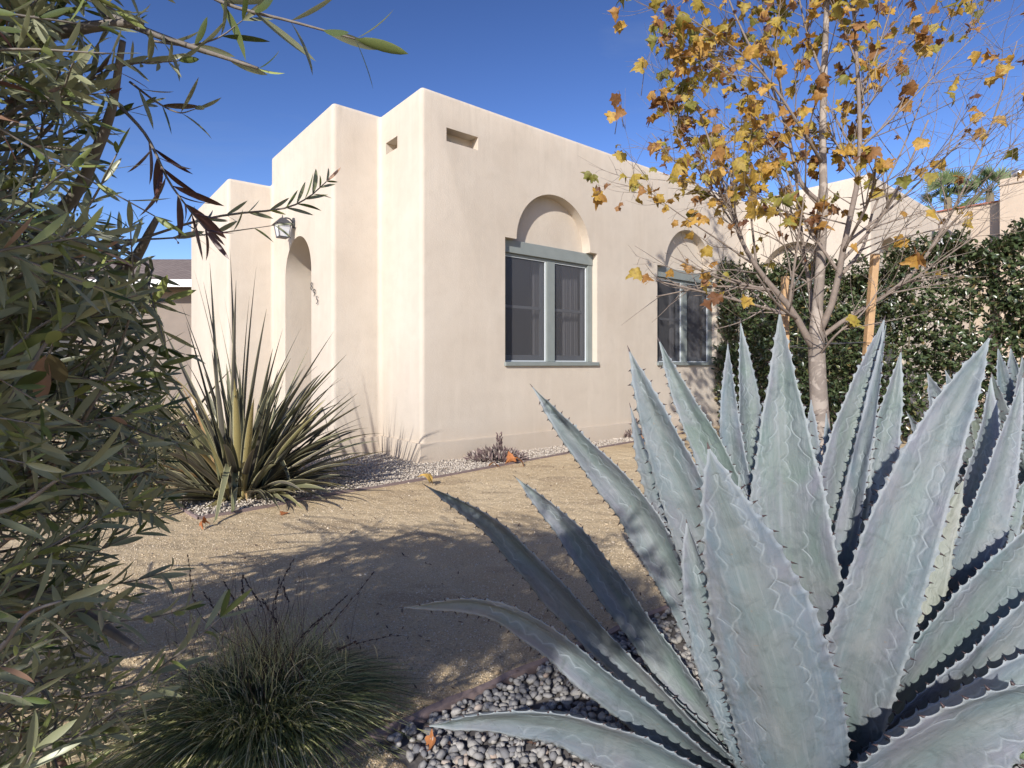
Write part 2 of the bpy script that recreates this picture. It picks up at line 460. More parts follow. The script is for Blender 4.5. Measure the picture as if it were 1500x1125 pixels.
def icos(sub):
    bm = bmesh.new(); bmesh.ops.create_icosphere(bm, subdivisions=sub, radius=1)
    v = np.array([x.co[:] for x in bm.verts]); f = np.array([[l.index for l in x.verts] for x in bm.faces]); bm.free()
    return v, f
def scatter(name, pts, sizes, mat, sub=1, flat=.6, jitter=.18, variants=12, smooth=True):
    bv, bf = icos(sub); n = len(pts); nv = len(bv)
    vars_ = [bv * (1 + rng.uniform(-jitter, jitter, (nv, 1))) for _ in range(variants)]
    V = np.zeros((n, nv, 3))
    for i in range(n):
        s = sizes[i]; v = vars_[i % variants] * (s * rng.uniform(.75, 1.35), s * rng.uniform(.65, 1.0), s * flat * rng.uniform(.7, 1.2))
        a, b_ = rng.uniform(0, 6.28), rng.normal(0, .35)
        ca, sa, cb, sb = math.cos(a), math.sin(a), math.cos(b_), math.sin(b_)
        M = np.array([[ca, -sa, 0], [sa, ca, 0], [0, 0, 1]]) @ np.array([[cb, 0, sb], [0, 1, 0], [-sb, 0, cb]])
        V[i] = v @ M.T + pts[i]
    Fa = (bf[None] + (np.arange(n) * nv)[:, None, None]).reshape(-1, 3)
    me = bpy.data.meshes.new(name)
    V = V.reshape(-1, 3)
    me.vertices.add(len(V)); me.vertices.foreach_set('co', V.ravel())
    me.loops.add(Fa.size); me.loops.foreach_set('vertex_index', Fa.ravel().astype(np.int32))
    me.polygons.add(len(Fa)); me.polygons.foreach_set('loop_start', np.arange(0, Fa.size, 3, dtype=np.int32))
    me.update(calc_edges=True)
    a = me.attributes.new('rnd', 'FLOAT', 'POINT'); a.data.foreach_set('value', np.repeat(rng.random(n), nv).astype(np.float32))
    return link(name, me, mat, smooth=smooth)
def inpoly(x, y, poly):
    c = False; n = len(poly); j = n - 1
    for i in range(n):
        a, b_ = poly[i], poly[j]
        if (a[1] > y) != (b_[1] > y) and x < (b_[0] - a[0]) * (y - a[1]) / (b_[1] - a[1]) + a[0]: c = not c
        j = i
    return c
def fill(poly, n):
    xs = [p[0] for p in poly]; ys = [p[1] for p in poly]; out = []
    while len(out) < n:
        x = random.uniform(min(xs), max(xs)); y = random.uniform(min(ys), max(ys))
        if inpoly(x, y, poly): out.append((x, y))
    return out
pp = fill(strip, 20000)
sz = rng.uniform(.006, .014, len(pp))
o = scatter('pebbles', np.array([(x, y, .007 + random.random() * .014) for x, y in pp]), sz, PEB_L, 1, .65)
tag(o, 'pale cream pebbles filling the strip along the house wall', 'pebbles', kind='stuff')
bedv = [A0 - bdir * .04, A0 + bdir * 2.6, A0 + bdir * 2.6 + bn * 1.5, A0 + bdir * .06 + bn * 1.1]
bedv = [(p.x + bn.x * .02, p.y + bn.y * .02) for p in bedv]
pp = fill(bedv, 8500)
sz = rng.uniform(.009, .019, len(pp))
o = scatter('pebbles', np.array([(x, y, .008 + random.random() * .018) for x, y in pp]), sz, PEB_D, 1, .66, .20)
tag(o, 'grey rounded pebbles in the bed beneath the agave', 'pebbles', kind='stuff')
pp = []
while len(pp) < 90000:
    y = 1.2 + 6 * random.random() ** 1.5
    x = random.uniform(-.75, .55) * y
    if inpoly(x, y, strip) or inpoly(x, y, bed): continue
    if (Vector((x, y, 0)) - C).dot(dL) > 0 and (Vector((x, y, 0)) - C).dot(dR) > -.2 : continue
    pp.append((x, y, 0.0005))
sz = .0016 + .0032 * rng.random(len(pp)) ** 2.0
sz[:260] = rng.uniform(.005, .012, 260)
o = scatter('grit', np.array(pp), sz, GRIT, 1, .75, .2, smooth=False)
tag(o, 'loose tan granite grit over the path', 'grit', kind='stuff')

# ------------------------------------------------------------------ house
def solid(name, boxes, h_mat, z0=-.1):
    """union of boxes in the house frame, returned as a temporary object"""
    objs = []
    for (r0, r1, l0, l1, h) in boxes:
        b = Buf(); box(b, (r0, l0, z0), (r1, l1, h)); o = b.build(name, STUCCO, smooth=False); objs.append(o)
    base = objs[0]
    for o in objs[1:]:
        md = base.modifiers.new('u', 'BOOLEAN'); md.operation = 'UNION'; md.object = o; md.solver = 'EXACT'
    bake(base)
    for o in objs[1:]: drop(o)
    return base
def bake(o):
    dg = bpy.context.evaluated_depsgraph_get(); dg.update()
    me = bpy.data.meshes.new_from_object(o.evaluated_get(dg), depsgraph=dg)
    old = o.data; o.modifiers.clear(); o.data = me
    if old.users == 0: bpy.data.meshes.remove(old)
def drop(o):
    me = o.data; bpy.data.objects.remove(o, do_unlink=True)
    if me.users == 0: bpy.data.meshes.remove(me)
def cut(base, cutters):
    for c in cutters:
        md = base.modifiers.new('c', 'BOOLEAN'); md.operation = 'DIFFERENCE'; md.object = c; md.solver = 'EXACT'
    bake(base)
    for c in cutters: drop(c)
def cbox(lo, hi):
    b = Buf(); box(b, lo, hi); return b.build('cut', STUCCO, smooth=False)
def arch_cut(axis, ctr, zs, rad, d0, d1, zb=None, n=32, elong=1.0):
    """half-round (plus straight legs to zb) prism; axis 'l' cuts along +l at r=ctr, axis 'r' along +r at l=ctr"""
    prof = []
    if zb is not None: prof += [(rad, zb)]
    prof += [(rad * math.cos(math.pi * i / n), zs + elong * rad * math.sin(math.pi * i / n)) for i in range(n + 1)]
    if zb is not None: prof += [(-rad, zb)]
    vs = []
    for d in (d0, d1):
        for a, z in prof:
            vs.append(Vector((ctr + a, d, z)) if axis == 'l' else Vector((d, ctr + a, z)))
    m = len(prof); fs = [tuple(range(m)), tuple(range(2 * m - 1, m - 1, -1))]
    for i in range(m):
        j = (i + 1) % m; fs.append((i, i + m, j + m, j))
    b = Buf(); b.add(vs, fs); o = b.build('cut', STUCCO, smooth=False)
    bm = bmesh.new(); bm.from_mesh(o.data); bmesh.ops.recalc_face_normals(bm, faces=bm.faces[:]); bm.to_mesh(o.data); bm.free()
    return o
house = empty('stucco_house', C); house.rotation_euler = (0, 0, math.atan2(dR.y, dR.x))
tag(house, 'cream stucco bungalow with flat parapet, arched niches and blue grey paired windows', 'house')
def hlink(o):
    """parent an object modelled in house coordinates"""
    o.parent = house; o.matrix_parent_inverse = Matrix.Identity(4); return o
wall = solid('wall', [(0, 7.6, 0, 9, 4.33), (-.627, 1.5, 1.03, 3.465, 4.33), (-1.274, 1.0, 3.34, 6.05, 3.86), (7.3, 14.0, -2.15, 9.0, 4.33)], STUCCO)
bevel_obj(wall, .055, 5); wall.modifiers['bevel'].angle_limit = R(50); wall.modifiers['bevel'].use_clamp_overlap = False
bake(wall)
WIN = [(1.227, 2.968, 1.128, 2.77), (4.42, 6.21, 1.128, 2.77)]
cuts = []
for (a, b_, z0, z1) in WIN:
    cuts.append(cbox((a, -.3, z0), (b_, .62, z1)))
    cuts.append(arch_cut('l', (a + b_) / 2 + .02, z1 - .001, .70, -.3, .155))
cuts.append(cbox((.34, -.3, 3.775), (.80, .16, 3.935)))            # roof vents
cuts.append(cbox((-.3, .57, 3.78), (.14, .87, 3.925)))
cuts.append(cbox((-1.6, 5.3, 3.25), (-1.12, 5.55, 3.42)))
cuts.append(arch_cut('r', 1.03 + 1.235, 2.38, .522, -1.0, .9, zb=.16))
cuts.append(cbox((6.9, -1.38, 1.13), (7.6, -.42, 2.77)))            # wing west window and arch
cuts.append(arch_cut('r', -.90, 2.769, .62, 6.9, 7.5))
cuts.append(cbox((7.55, -2.5, 1.13), (9.0, -1.6, 2.77)))
cuts.append(arch_cut('l', 8.27, 2.769, .62, -2.5, -1.95))
cut(wall, cuts)
wall.modifiers.clear()
hlink(wall)
for p in wall.data.polygons: p.use_smooth = False
# smooth only the bevel roundings
bm = bmesh.new(); bm.from_mesh(wall.data)
for e in bm.edges:
    e.smooth = not (len(e.link_faces) != 2 or e.calc_face_angle(0) > R(32))
for f in bm.faces: f.smooth = True
bm.to_mesh(wall.data); bm.free()
pl = solid('plinth', [(-.03, 7.25, -.03, 8, .232), (-.655, 1.5, 1.0, 3.49, .22), (-1.30, 1.0, 3.44, 6.0, .225), (7.27, 13.9, -2.18, 8, .22)], STUCCO)
bevel_obj(pl, .014, 3); bake(pl); hlink(pl)
cut(pl, [arch_cut('r', 1.03 + 1.235, 2.38, .522, -1.0, .95, zb=.1)])
hlink(pl)

def window(a, b_, z0, z1, curtains):
    y0 = .105
    fr = Buf()
    mid = (a + b_) / 2 + .03
    # outer casing
    box(fr, (a + .001, y0, z0 + .045), (a + .045, y0 + .09, z1 - .17)); box(fr, (b_ - .10, y0 - .01, z0 + .045), (b_ - .001, y0 + .09, z1 - .17))
    box(fr, (a + .001, y0 + .012, z1 - .20), (b_ - .001, y0 + .10, z1 - .17))
    box(fr, (mid - .075, y0 - .004, z0 + .045), (mid + .075, y0 + .09, z1 - .205))
    f = fr.build('window', PAINT, smooth=False); hlink(f); bevel_obj(f, .004, 2)
    def sub(buf, name, mat, bev=0, sm=False):
        o = buf.build(name, mat, smooth=sm); o.parent = f; o.matrix_parent_inverse = Matrix.Identity(4)
        if bev: bevel_obj(o, bev, 2)
        return o
    hb = Buf(); box(hb, (a + .001, y0 - .02, z1 - .168), (b_ - .001, y0 + .075, z1 + .0)); sub(hb, 'header_board', PAINT, .006)
    sb = Buf(); box(sb, (a - .015, y0 - .14, z0 - .012), (b_ + .015, y0 + .09, z0 + .043)); sub(sb, 'sill', PAINT, .008)
    for (x0, x1, side) in ((a + .047, mid - .077, 0), (mid + .077, b_ - .102, 1)):
        tr = Buf(); zz0, zz1 = z0 + .047, z1 - .203
        box(tr, (x0, y0 + .02, zz0), (x0 + .014, y0 + .05, zz1)); box(tr, (x1 - .014, y0 + .02, zz0), (x1, y0 + .05, zz1))
        box(tr, (x0 + .0145, y0 + .02, zz0), (x1 - .0145, y0 + .05, zz0 + .016)); box(tr, (x0 + .0145, y0 + .02, zz1 - .010), (x1 - .0145, y0 + .05, zz1))
        sub(tr, 'screen_frame', PAINT_L, .002)
        pn = Buf(); pn.add([Vector(q) for q in ((x0 + .01, y0 + .035, zz0 + .01), (x1 - .01, y0 + .035, zz0 + .01), (x1 - .01, y0 + .035, zz1 - .008), (x0 + .01, y0 + .035, zz1 - .008))], [(0, 1, 2, 3)]); sub(pn, 'pane', SCREEN)
        sh = Buf()
        zm = z0 + .78
        box(sh, (x0 + .015, y0 + .06, zz0 + .02), (x0 + .06, y0 + .095, zz1)); box(sh, (x1 - .06, y0 + .06, zz0 + .02), (x1 - .015, y0 + .095, zz1))
        box(sh, (x0 + .061, y0 + .06, zm - .018), (x1 - .061, y0 + .095, zm + .02)); box(sh, (x0 + .061, y0 + .06, zz0 + .02), (x1 - .061, y0 + .095, zz0 + .09))
        sub(sh, 'sash', PAINT_L, .003)
        cu = Buf()
        w0, w1 = (x1 - .09, x1 + .02) if side == 0 else (x0 + .34, x1 - .02)
        n = 50; vs = []; fs = []
        for i in range(n + 1):
            x = w0 + (w1 - w0) * i / n
            y = y0 + .19 + .022 * math.sin(i * .9) + .012 * math.sin(i * 2.3 + side)
            vs += [Vector((x, y, z0 + .02)), Vector((x, y + .01, z1 - .1))]
        for i in range(n): fs.append((2 * i, 2 * i + 2, 2 * i + 3, 2 * i + 1))
        cu.add(vs, fs); sub(cu, 'curtain', CURTAIN, 0, True)
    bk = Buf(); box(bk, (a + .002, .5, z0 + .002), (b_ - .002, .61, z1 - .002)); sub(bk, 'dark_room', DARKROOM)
    return f
for (a, b_, z0, z1) in WIN: window(a, b_, z0, z1, True)
# wing windows, mostly behind the hedge
w_ = Buf(); box(w_, (7.42, -1.37, 1.14), (7.47, -.43, 2.76)); hlink(w_.build('window', PAINT, smooth=False))
w_ = Buf(); box(w_, (7.56, -2.02, 1.14), (8.99, -1.97, 2.76)); hlink(w_.build('window', PAINT, smooth=False))
# vent louvres: crumbled debris inside the recess
vb = Buf()
for i in range(30):
    p = Vector((random.uniform(.38, .76), random.uniform(.04, .15), 3.775 + random.random() * .03))
    tube(vb, [p, p + rv(.03)], .012, .006, 5, random.random() * .3)
tag(hlink(vb.build('vent_debris', DEAD)), kind='stuff')
# house number
def digit(ch, l, z):
    cu = bpy.data.curves.new('digit', 'FONT'); cu.body = ch; cu.size = .15; cu.extrude = .003; cu.offset = -.003; cu.align_x = 'CENTER'; cu.align_y = 'CENTER'
    to = bpy.data.objects.new('tmp', cu); COL.objects.link(to)
    dg = bpy.context.evaluated_depsgraph_get(); dg.update()
    me = bpy.data.meshes.new_from_object(to.evaluated_get(dg)); bpy.data.objects.remove(to, do_unlink=True)
    # text x -> -l, text y -> z, text z -> -r
    M = Matrix(((0, 0, -1, -.627 - .02), (-1, 0, 0, l), (0, 1, 0, z), (0, 0, 0, 1)))
    me.transform(M)
    o = link('house_number', me, DIGIT); hlink(o)
def dig_at(ch, px, py):
    k = (px - 750) / F
    p0 = H(-.627, 0); t = (k * p0.y - p0.x) / (dL.x - k * dL.y); d = p0.y + dL.y * t
    digit(ch, t, EYE - (py - HZ) / F * d)
dig_at('8', 458.5, 420); dig_at('9', 462.5, 429.5); dig_at('5', 466.5, 440)

# wall lanterns
def lantern(loc, out, name_label, s=1.0, round_top=False):
    """loc: point on the wall at the bracket plate, out: unit vector away from the wall"""
    root = empty('wall_lantern', loc); tag(root, name_label, 'lantern')
    up = Vector((0, 0, 1)); side = out.cross(up)
    def L(o_, s_, u_): return Vector(loc) + out * o_ * s + side * s_ * s + up * u_ * s
    b = Buf()
    vs = []; n = 20
    for d in (0, .02):
        for i in range(n):
            a = 2 * math.pi * i / n; vs.append(L(d, .045 * math.cos(a), .075 * math.sin(a)))
    b.add(vs, [tuple(range(n)), tuple(range(2 * n - 1, n - 1, -1))] + [(i, i + n, (i + 1) % n + n, (i + 1) % n) for i in range(n)])
    b.build('wall_plate', IRON, root, smooth=False)
    b = Buf(); tube(b, catmull([L(.015, 0, .0), L(.06, 0, .05), L(.12, 0, .055), L(.16, 0, .03)], 12), .011 * s, .009 * s, 8)
    b.build('bracket', IRON, root)
    b = Buf()
    def ring(w, u): return [L(.16 + sx * w, sy * w, u) for sx, sy in ((-1, -1), (1, -1), (1, 1), (-1, 1))]
    for (w0, u0, w1, u1) in ((.115, -.045, .105, -.035), (.105, -.035, .045, .03), (.045, .03, .03, .045)):
        b.add(ring(w0, u0) + ring(w1, u1), [(i, (i + 1) % 4, (i + 1) % 4 + 4, i + 4) for i in range(4)])
    b.add(ring(.115, -.045), [(3, 2, 1, 0)]); b.add(ring(.03, .045), [(0, 1, 2, 3)])
    tube(b, [L(.16, 0, .045), L(.16, 0, .09)], .012 * s, .004 * s, 8)
    b.build('roof_cap', IRON, root, smooth=False)
    b = Buf()
    for sx, sy in ((-1, -1), (1, -1), (1, 1), (-1, 1)):
        tube(b, [L(.16 + sx * .088, sy * .088, -.045), L(.16 + sx * .062, sy * .062, -.215)], .006 * s, .006 * s, 6)
    r1 = ring(.066, -.212); r2 = ring(.066, -.228); b.add(r1 + r2, [(0, 1, 2, 3), (7, 6, 5, 4)] + [(i, i + 4, (i + 1) % 4 + 4, (i + 1) % 4) for i in range(4)])
    b.build('cage', IRON, root, smooth=False)
    b = Buf(); b.add(ring(.083, -.046) + ring(.058, -.211), [(i, i + 4, (i + 1) % 4 + 4, (i + 1) % 4) for i in range(4)])
    b.build('glass', LAMPGLASS, root, smooth=False)
    return root
def on_left_face(px, py, rr=-.627):
    k = (px - 750) / F; p0 = H(rr, 0); t = (k * p0.y - p0.x) / (dL.x - k * dL.y); d = p0.y + dL.y * t
    return H(rr, t, EYE - (py - HZ) / F * d)
lantern(on_left_face(431, 327), -dR, 'black iron wall lantern with frosted glass above the porch arch', 1.0)
k = (1366 - 750) / F; p0 = H(7.3, -2.15); t = (k * p0.y - p0.x) / (dR.x - k * dR.y); d = p0.y + dR.y * t
lantern(H(7.3 + t, -2.15, EYE - (346 - HZ) / F * d), -dL, 'pale grey wall lantern on the far wing above the hedge', 1.5)

# ------------------------------------------------------------------ neighbouring buildings
fh = empty('neighbour_building', H(15.2, 4)); tag(fh, 'beige stucco building with red tile coping beyond the wing at right', 'building')
def hb(name, lo, hi, mat, parent, bev=0.0):
    b = Buf(); box(b, lo, hi, HM); o = b.build(name, mat, parent, smooth=False)
    if bev: bevel_obj(o, bev, 3)
    return o
hb('wall', (15.2, -2.5, -.05), (22, 6, 5.22), STUCCO2, fh)
hb('coping', (15.14, -2.5, 5.221), (15.5, 6, 5.25), TERRA, fh)
hb('tower_block', (14.75, -9, -.05), (22, -2.52, 5.66), STUCCO2, fh)
hb('parapet_band', (14.72, -9.02, 5.5), (22, -2.49, 5.53), simple('painted_shadowgap', (.32, .27, .22), .9), fh)  # solid band, its dark colour painted to stand in for a shadow gap
b = Buf(); vp = P(1483, 262, 14.6); vp.x += .15
tube(b, [vp + Vector((0, 0, -.5)), vp + Vector((0, 0, .08))], .09, .09, 16); tube(b, [vp + Vector((0, 0, .08)), vp + Vector((0, 0, .2))], .13, .13, 16)
b.build('flue_cap', METAL, fh)
# shingled house far left
nb = empty('shingled_house', (-12, 16, 0)); tag(nb, 'distant house with brown shingle roof and white eave behind the olive', 'house')
def shingle():
    m, nt, b = newmat('brown_shingle'); co = objco(nt)
    br = nt.nodes.new('ShaderNodeTexBrick'); br.inputs['Scale'].default_value = 3; br.inputs['Color1'].default_value = (.16, .12, .10, 1)
    br.inputs['Color2'].default_value = (.24, .19, .16, 1); br.inputs['Mortar'].default_value = (.07, .055, .05, 1); br.inputs['Mortar Size'].default_value = .03
    nt.links.new(co, br.inputs['Vector']); nt.links.new(br.outputs['Color'], b.inputs['Base Color']); b.inputs['Roughness'].default_value = .9
    return m
b = Buf()
x0, x1 = -18.0, -8.6
ey, rz_ = 3.42, 4.75
b.add([Vector(p) for p in ((x0, 15.6, ey), (x1, 15.6, ey), (x1, 19.5, rz_), (x0 + 2.2, 19.5, rz_), (x1, 23.4, ey), (x0, 23.4, ey), (x0, 15.6, ey - .12), (x1, 15.6, ey - .12), (x1, 23.4, ey - .12), (x0, 23.4, ey - .12))],
      [(0, 1, 2, 3), (3, 2, 4, 5), (0, 3, 5), (0, 6, 7, 1), (1, 7, 8, 4, 2), (4, 8, 9, 5), (5, 9, 6, 0), (6, 9, 8, 7)])
b.build('roof', shingle(), nb, smooth=False)
b = Buf(); box(b, (x0 + .02, 15.5, ey - .16), (x1, 15.585, ey + .04)); b.build('eave_board', WHITE, nb, smooth=False)
b = Buf(); box(b, (x0 + .5, 16.2, 0), (x1, 23, ey - .13)); b.build('wall', simple('brown_siding', (.20, .165, .135), .8, var=.15, vscale=4), nb, smooth=False)
b = Buf(); box(b, (-14.2, 16.14, .9), (-12.6, 16.19, 2.4)); b.build('window', DARKROOM, nb, smooth=False)
# pale concrete drive at left
dv = poly_sheet('driveway', [(-14, 5.2), (-3.5, 3.6), (-4.2, 6.2), (-12, 9.5)], .006, CONCRETE); tag(dv, kind='structure')

# ------------------------------------------------------------------ foliage leaf helpers
def oval_leaf(buf, base, T, N, L, W, r, fold=.25, curl=.15, n=4, m=0, prof=None):
    T, S, N = frame(T, N)
    vs = [base]; rows = []
    for i in range(1, n):
        t = i / n
        w = W * .5 * (math.sin(math.pi * t ** .8) ** .8 if prof is None else prof(t))
        c = base + T * L * t + N * (-curl * L * t * t)
        rows.append(len(vs)); vs += [c + S * w + N * w * fold, c, c - S * w + N * w * fold]
    tip = len(vs); vs.append(base + T * L * .99 - N * curl * L)
    fs = [(0, rows[0] + 1, rows[0]), (0, rows[0] + 2, rows[0] + 1)]
    for a, b_ in zip(rows, rows[1:]): fs += [(a, a + 1, b_ + 1, b_), (a + 1, a + 2, b_ + 2, b_ + 1)]
    a = rows[-1]; fs += [(a, a + 1, tip), (a + 1, a + 2, tip)]
    buf.add(vs, fs, r, m)

# ------------------------------------------------------------------ olive tree
oroot = empty('olive_tree', (-2.35, .25, 0)); tag(oroot, 'dense olive tree with long grey green leaves filling the left edge', 'tree')
ol = Buf(); ob = Buf()
def olive_leaf(p, T, N, L=None, r=None, W=None):
    L = L or random.uniform(.048, .085); W = W or L * random.uniform(.12, .20)
    if r is None:
        r = random.random() * .93
        if random.random() < .02: r = random.uniform(.95, 1)
    oval_leaf(ol, p, T, N, L, W, r, fold=random.uniform(.05, .45), curl=random.uniform(-.05, .22), n=6, prof=lambda t: math.sin(math.pi * min(1, t * .98 + .02)) ** .75)
def olive_twig(pts, r0=.0028, spacing=.022, start=.1, Lr=(.05, .085), rr=None, skip=.08):
    q = catmull(pts, 14)
    tube(ob, q, r0, r0 * .35, 5, random.random())
    tot = sum((q[i + 1] - q[i]).length for i in range(13))
    n = max(3, int(tot / spacing)); N = rv().normalized()
    for j in range(n):
        t = start + (1 - start) * j / (n - 1); x = t * 13; i = min(int(x), 12)
        p = q[i].lerp(q[i + 1], x - i); T = (q[i + 1] - q[i]).normalized()
        T, S, N = frame(T, N)
        a = (j % 2) * math.pi / 2 + random.uniform(-.4, .4)
        ax = S * math.cos(a) + N * math.sin(a)
        for sg in (1, -1):
            if random.random() < skip: continue
            sp = random.uniform(.6, 1.2)
            D = (T * 1.0 + ax * sg * sp + rv(.15)).normalized()
            olive_leaf(p, D, (T - D * T.dot(D) + rv(.35)), random.uniform(*Lr) * (1 - .25 * (t > .9)), rr)
    T = (q[-1] - q[-2]).normalized()
    olive_leaf(q[-1], T, rv(), random.uniform(*Lr) * .8, rr)
# scaffold limbs (off the left edge and behind the camera)
trunk = Buf()
tb = Vector((-2.35, .25, 0))
tube(trunk, catmull([tb + Vector((0, 0, -.05)), tb + Vector((.03, .04, .4)), tb + Vector((-.02, .0, .8)), tb + Vector((.05, .02, 1.1))], 14), .13, .09, 12)
trunk.build('trunk', BARK_O, oroot)
limbs = []
def limb(pts, r0, r1):
    q = catmull(pts, 18); tube(ob, q, r0, r1, 8, random.random()); limbs.append(q)
top = tb + Vector((.05, .02, 1.05))
limb([top, P(-150, 470, 1.2), P(60, 340, .95), P(150, 200, .85), P(180, 60, .78)], .017, .004)
limb([top, P(-300, 420, 1.0), P(-90, 110, .8), P(90, 48, .76), P(208, 32, .75)], .018, .005)
limb([top, P(-200, 600, 1.6), P(0, 560, 1.5), P(110, 590, 1.4), P(200, 650, 1.35)], .035, .006)
limb([top, P(-200, 800, 1.4), P(0, 850, 1.2), P(120, 900, 1.1), P(200, 950, 1.0)], .035, .005)
limb([top, P(-100, 480, 1.5), P(80, 470, 1.3), P(180, 400, 1.1), P(230, 320, 1.0)], .03, .005)
limb([top, tb + Vector((.1, .4, 1.2)), tb + Vector((.3, .8, 1.3))], .03, .01)
limb([top, tb + Vector((.2, -.6, 1.6)), tb + Vector((.9, -1.3, 2.0))], .05, .012)
limb([top, tb + Vector((-.2, -.2, 1.4)), tb + Vector((-.3, -.4, 1.7))], .05, .012)
limb([top, tb + Vector((.5, -.6, 1.7)), tb + Vector((1.5, -1.1, 2.0))], .04, .01)
def xmax(py):
    ys = [(-200, 330), (0, 330), (60, 290), (130, 250), (200, 255), (260, 265), (320, 250), (400, 205), (450, 240), (520, 285), (600, 290), (650, 270), (720, 270), (790, 235), (850, 215), (920, 215), (1000, 190), (1060, 200), (1400, 220)]
    for (a, xa), (b_, xb) in zip(ys, ys[1:]):
        if a <= py <= b_: return xa + (xb - xa) * (py - a) / (b_ - a)
    return 200
def dens(px, py):
    d = 1.0
    if py < 330: d = .30 if px > 60 else .50
    if py > 760: d = .60
    if px > 180 and not 330 < py < 760: d *= .6
    if 340 < py < 410 and px > 170: d *= .75
    return d
cnt = 0
while cnt < 800:
    px = random.uniform(-260, 300); py = random.uniform(-260, 1330)
    if px > xmax(py) - 12: continue
    if random.random() > dens(px, py): continue
    d = random.uniform(.6, .82) if py < 150 else random.uniform(.62, 1.2) if py < 480 else random.uniform(.85, 2.1)
    if py < -60 and random.random() < .7: continue
    if px < 60 and random.random() < .3: d = random.uniform(.62, .9)
    p1 = P(px, py, d)
    if p1.z < .12 or p1.z > 1.95 or p1.y + 1.83 * p1.z > 3.78 - 1.6 * max(0, -1.0 - (p1.x + .64 * p1.z)) + .12 * random.random(): continue
    # twig ends at p1, comes from the lower/left inside of the crown
    ln = random.uniform(.16, .34)
    dirv = Vector((random.uniform(.35, 1.0), random.uniform(-.5, .6), random.uniform(-.55, .75))).normalized()
    p0 = p1 - dirv * ln; pm = p0.lerp(p1, .5) + rv(.02) + Vector((0, 0, random.uniform(-.02, .03)))
    olive_twig([p0, pm, p1], .0024, random.uniform(.02, .03), Lr=(.034, .058) if py < 380 else (.042, .075))
    if random.random() < .75:
        pb = p0 - dirv * random.uniform(.2, .45) + Vector((-.15, 0, random.uniform(-.15, .05)))
        tube(ob, catmull([pb, pb.lerp(p0, .5) + rv(.03), p0], 6), .006, .0028, 5, random.random())
    cnt += 1
# crown behind and beside the camera: the part that shades the foreground
def crown_mass(c, rad, n):
    k = 0
    while k < n:
        q = rv()
        if q.length > 1: continue
        p1 = Vector(c) + Vector((q.x * rad[0], q.y * rad[1], q.z * rad[2]))
        if p1.z < .3: continue
        if p1.y + 1.83 * p1.z > 3.7 - 1.3 * max(0, -1.0 - (p1.x + .64 * p1.z)) + .12 * random.random(): continue
        if p1.y > -.25 and p1.x > -1.3: continue
        if p1.x > -.42: continue
        dirv = (q + Vector((0, 0, .3)) + rv(.6)).normalized(); ln = random.uniform(.2, .4)
        p0 = p1 - dirv * ln
        olive_twig([p0, p0.lerp(p1, .5) + rv(.03), p1], .003, .034, Lr=(.06, .095)); k += 1
crown_mass((-1.55, -.85, 1.88), (1.05, .55, .26), 300)
crown_mass((-.80, -.85, 1.95), (.42, .45, .2), 165)
crown_mass((-2.6, .1, 1.6), (.5, .6, .5), 60)
# individually placed sprays that reach out of the crown
def spray(pxs, **kw):
    olive_twig([P(*q) for q in pxs], **kw)
spray([(250, -40, .8), (330, 5, .8), (430, 32, .8), (520, 57, .8)], r0=.0035, spacing=.05, start=.3, Lr=(.075, .10), skip=.1)
spray([(150, 20, .8), (240, 55, .8), (310, 78, .8), (378, 100, .8)], r0=.006, spacing=.045, Lr=(.05, .07), skip=.4)
spray([(225, 60, .8), (275, 66, .8), (320, 55, .8), (355, 30, .8)], r0=.002, spacing=.03, Lr=(.05, .075))
spray([(190, 120, .85), (230, 150, .85), (262, 165, .85), (285, 160, .85)], r0=.002, spacing=.025, Lr=(.05, .08))
spray([(130, 380, 1.0), (250, 335, 1.0), (330, 315, 1.0), (412, 306, 1.0), (450, 290, 1.0), (478, 266, 1.0)], r0=.0028, spacing=.038, start=.25, Lr=(.035, .055))
spray([(180, 352, 1.0), (260, 348, 1.0), (330, 340, 1.0), (402, 330, 1.0)], r0=.002, spacing=.04, start=.3, Lr=(.04, .06), skip=.3)
spray([(170, 150, .85), (215, 200, .85), (250, 270, .85), (300, 335, .85)], r0=.003, spacing=.02, start=.35, Lr=(.06, .08), rr=.958, skip=.2)
spray([(120, 1020, .9), (200, 1000, .9), (265, 955, .9), (322, 905, .9)], r0=.003, spacing=.035, start=.15, Lr=(.07, .09))
spray([(60, 930, 1.0), (130, 915, 1.0), (220, 905, 1.0), (270, 893, 1.0)], r0=.0025, spacing=.03, Lr=(.05, .07))
spray([(60, 870, 1.1), (130, 862, 1.1), (200, 850, 1.1), (250, 835, 1.1)], r0=.0025, spacing=.028, Lr=(.055, .075))
spray([(20, 560, 1.0), (100, 580, 1.0), (190, 625, 1.0), (260, 650, 1.0)], r0=.004, spacing=.03, Lr=(.06, .085))
spray([(-40, 640, .7), (30, 560, .7), (70, 500, .7), (110, 470, .7)], r0=.004, spacing=.03, Lr=(.06, .085))
spray([(40, 470, .9), (110, 470, .9), (190, 455, .9), (240, 440, .9)], r0=.0025, spacing=.03, Lr=(.06, .085))
spray([(-60, 1000, .6), (0, 950, .6), (40, 900, .6), (90, 880, .6)], r0=.004, spacing=.03, Lr=(.05, .075))
spray([(-40, 760, .7), (30, 740, .7), (90, 700, .7), (150, 690, .7)], r0=.004, spacing=.026, Lr=(.06, .085))
spray([(60, 1100, .9), (110, 1080, .9), (170, 1040, .9), (220, 1010, .9)], r0=.003, spacing=.03, Lr=(.06, .085))
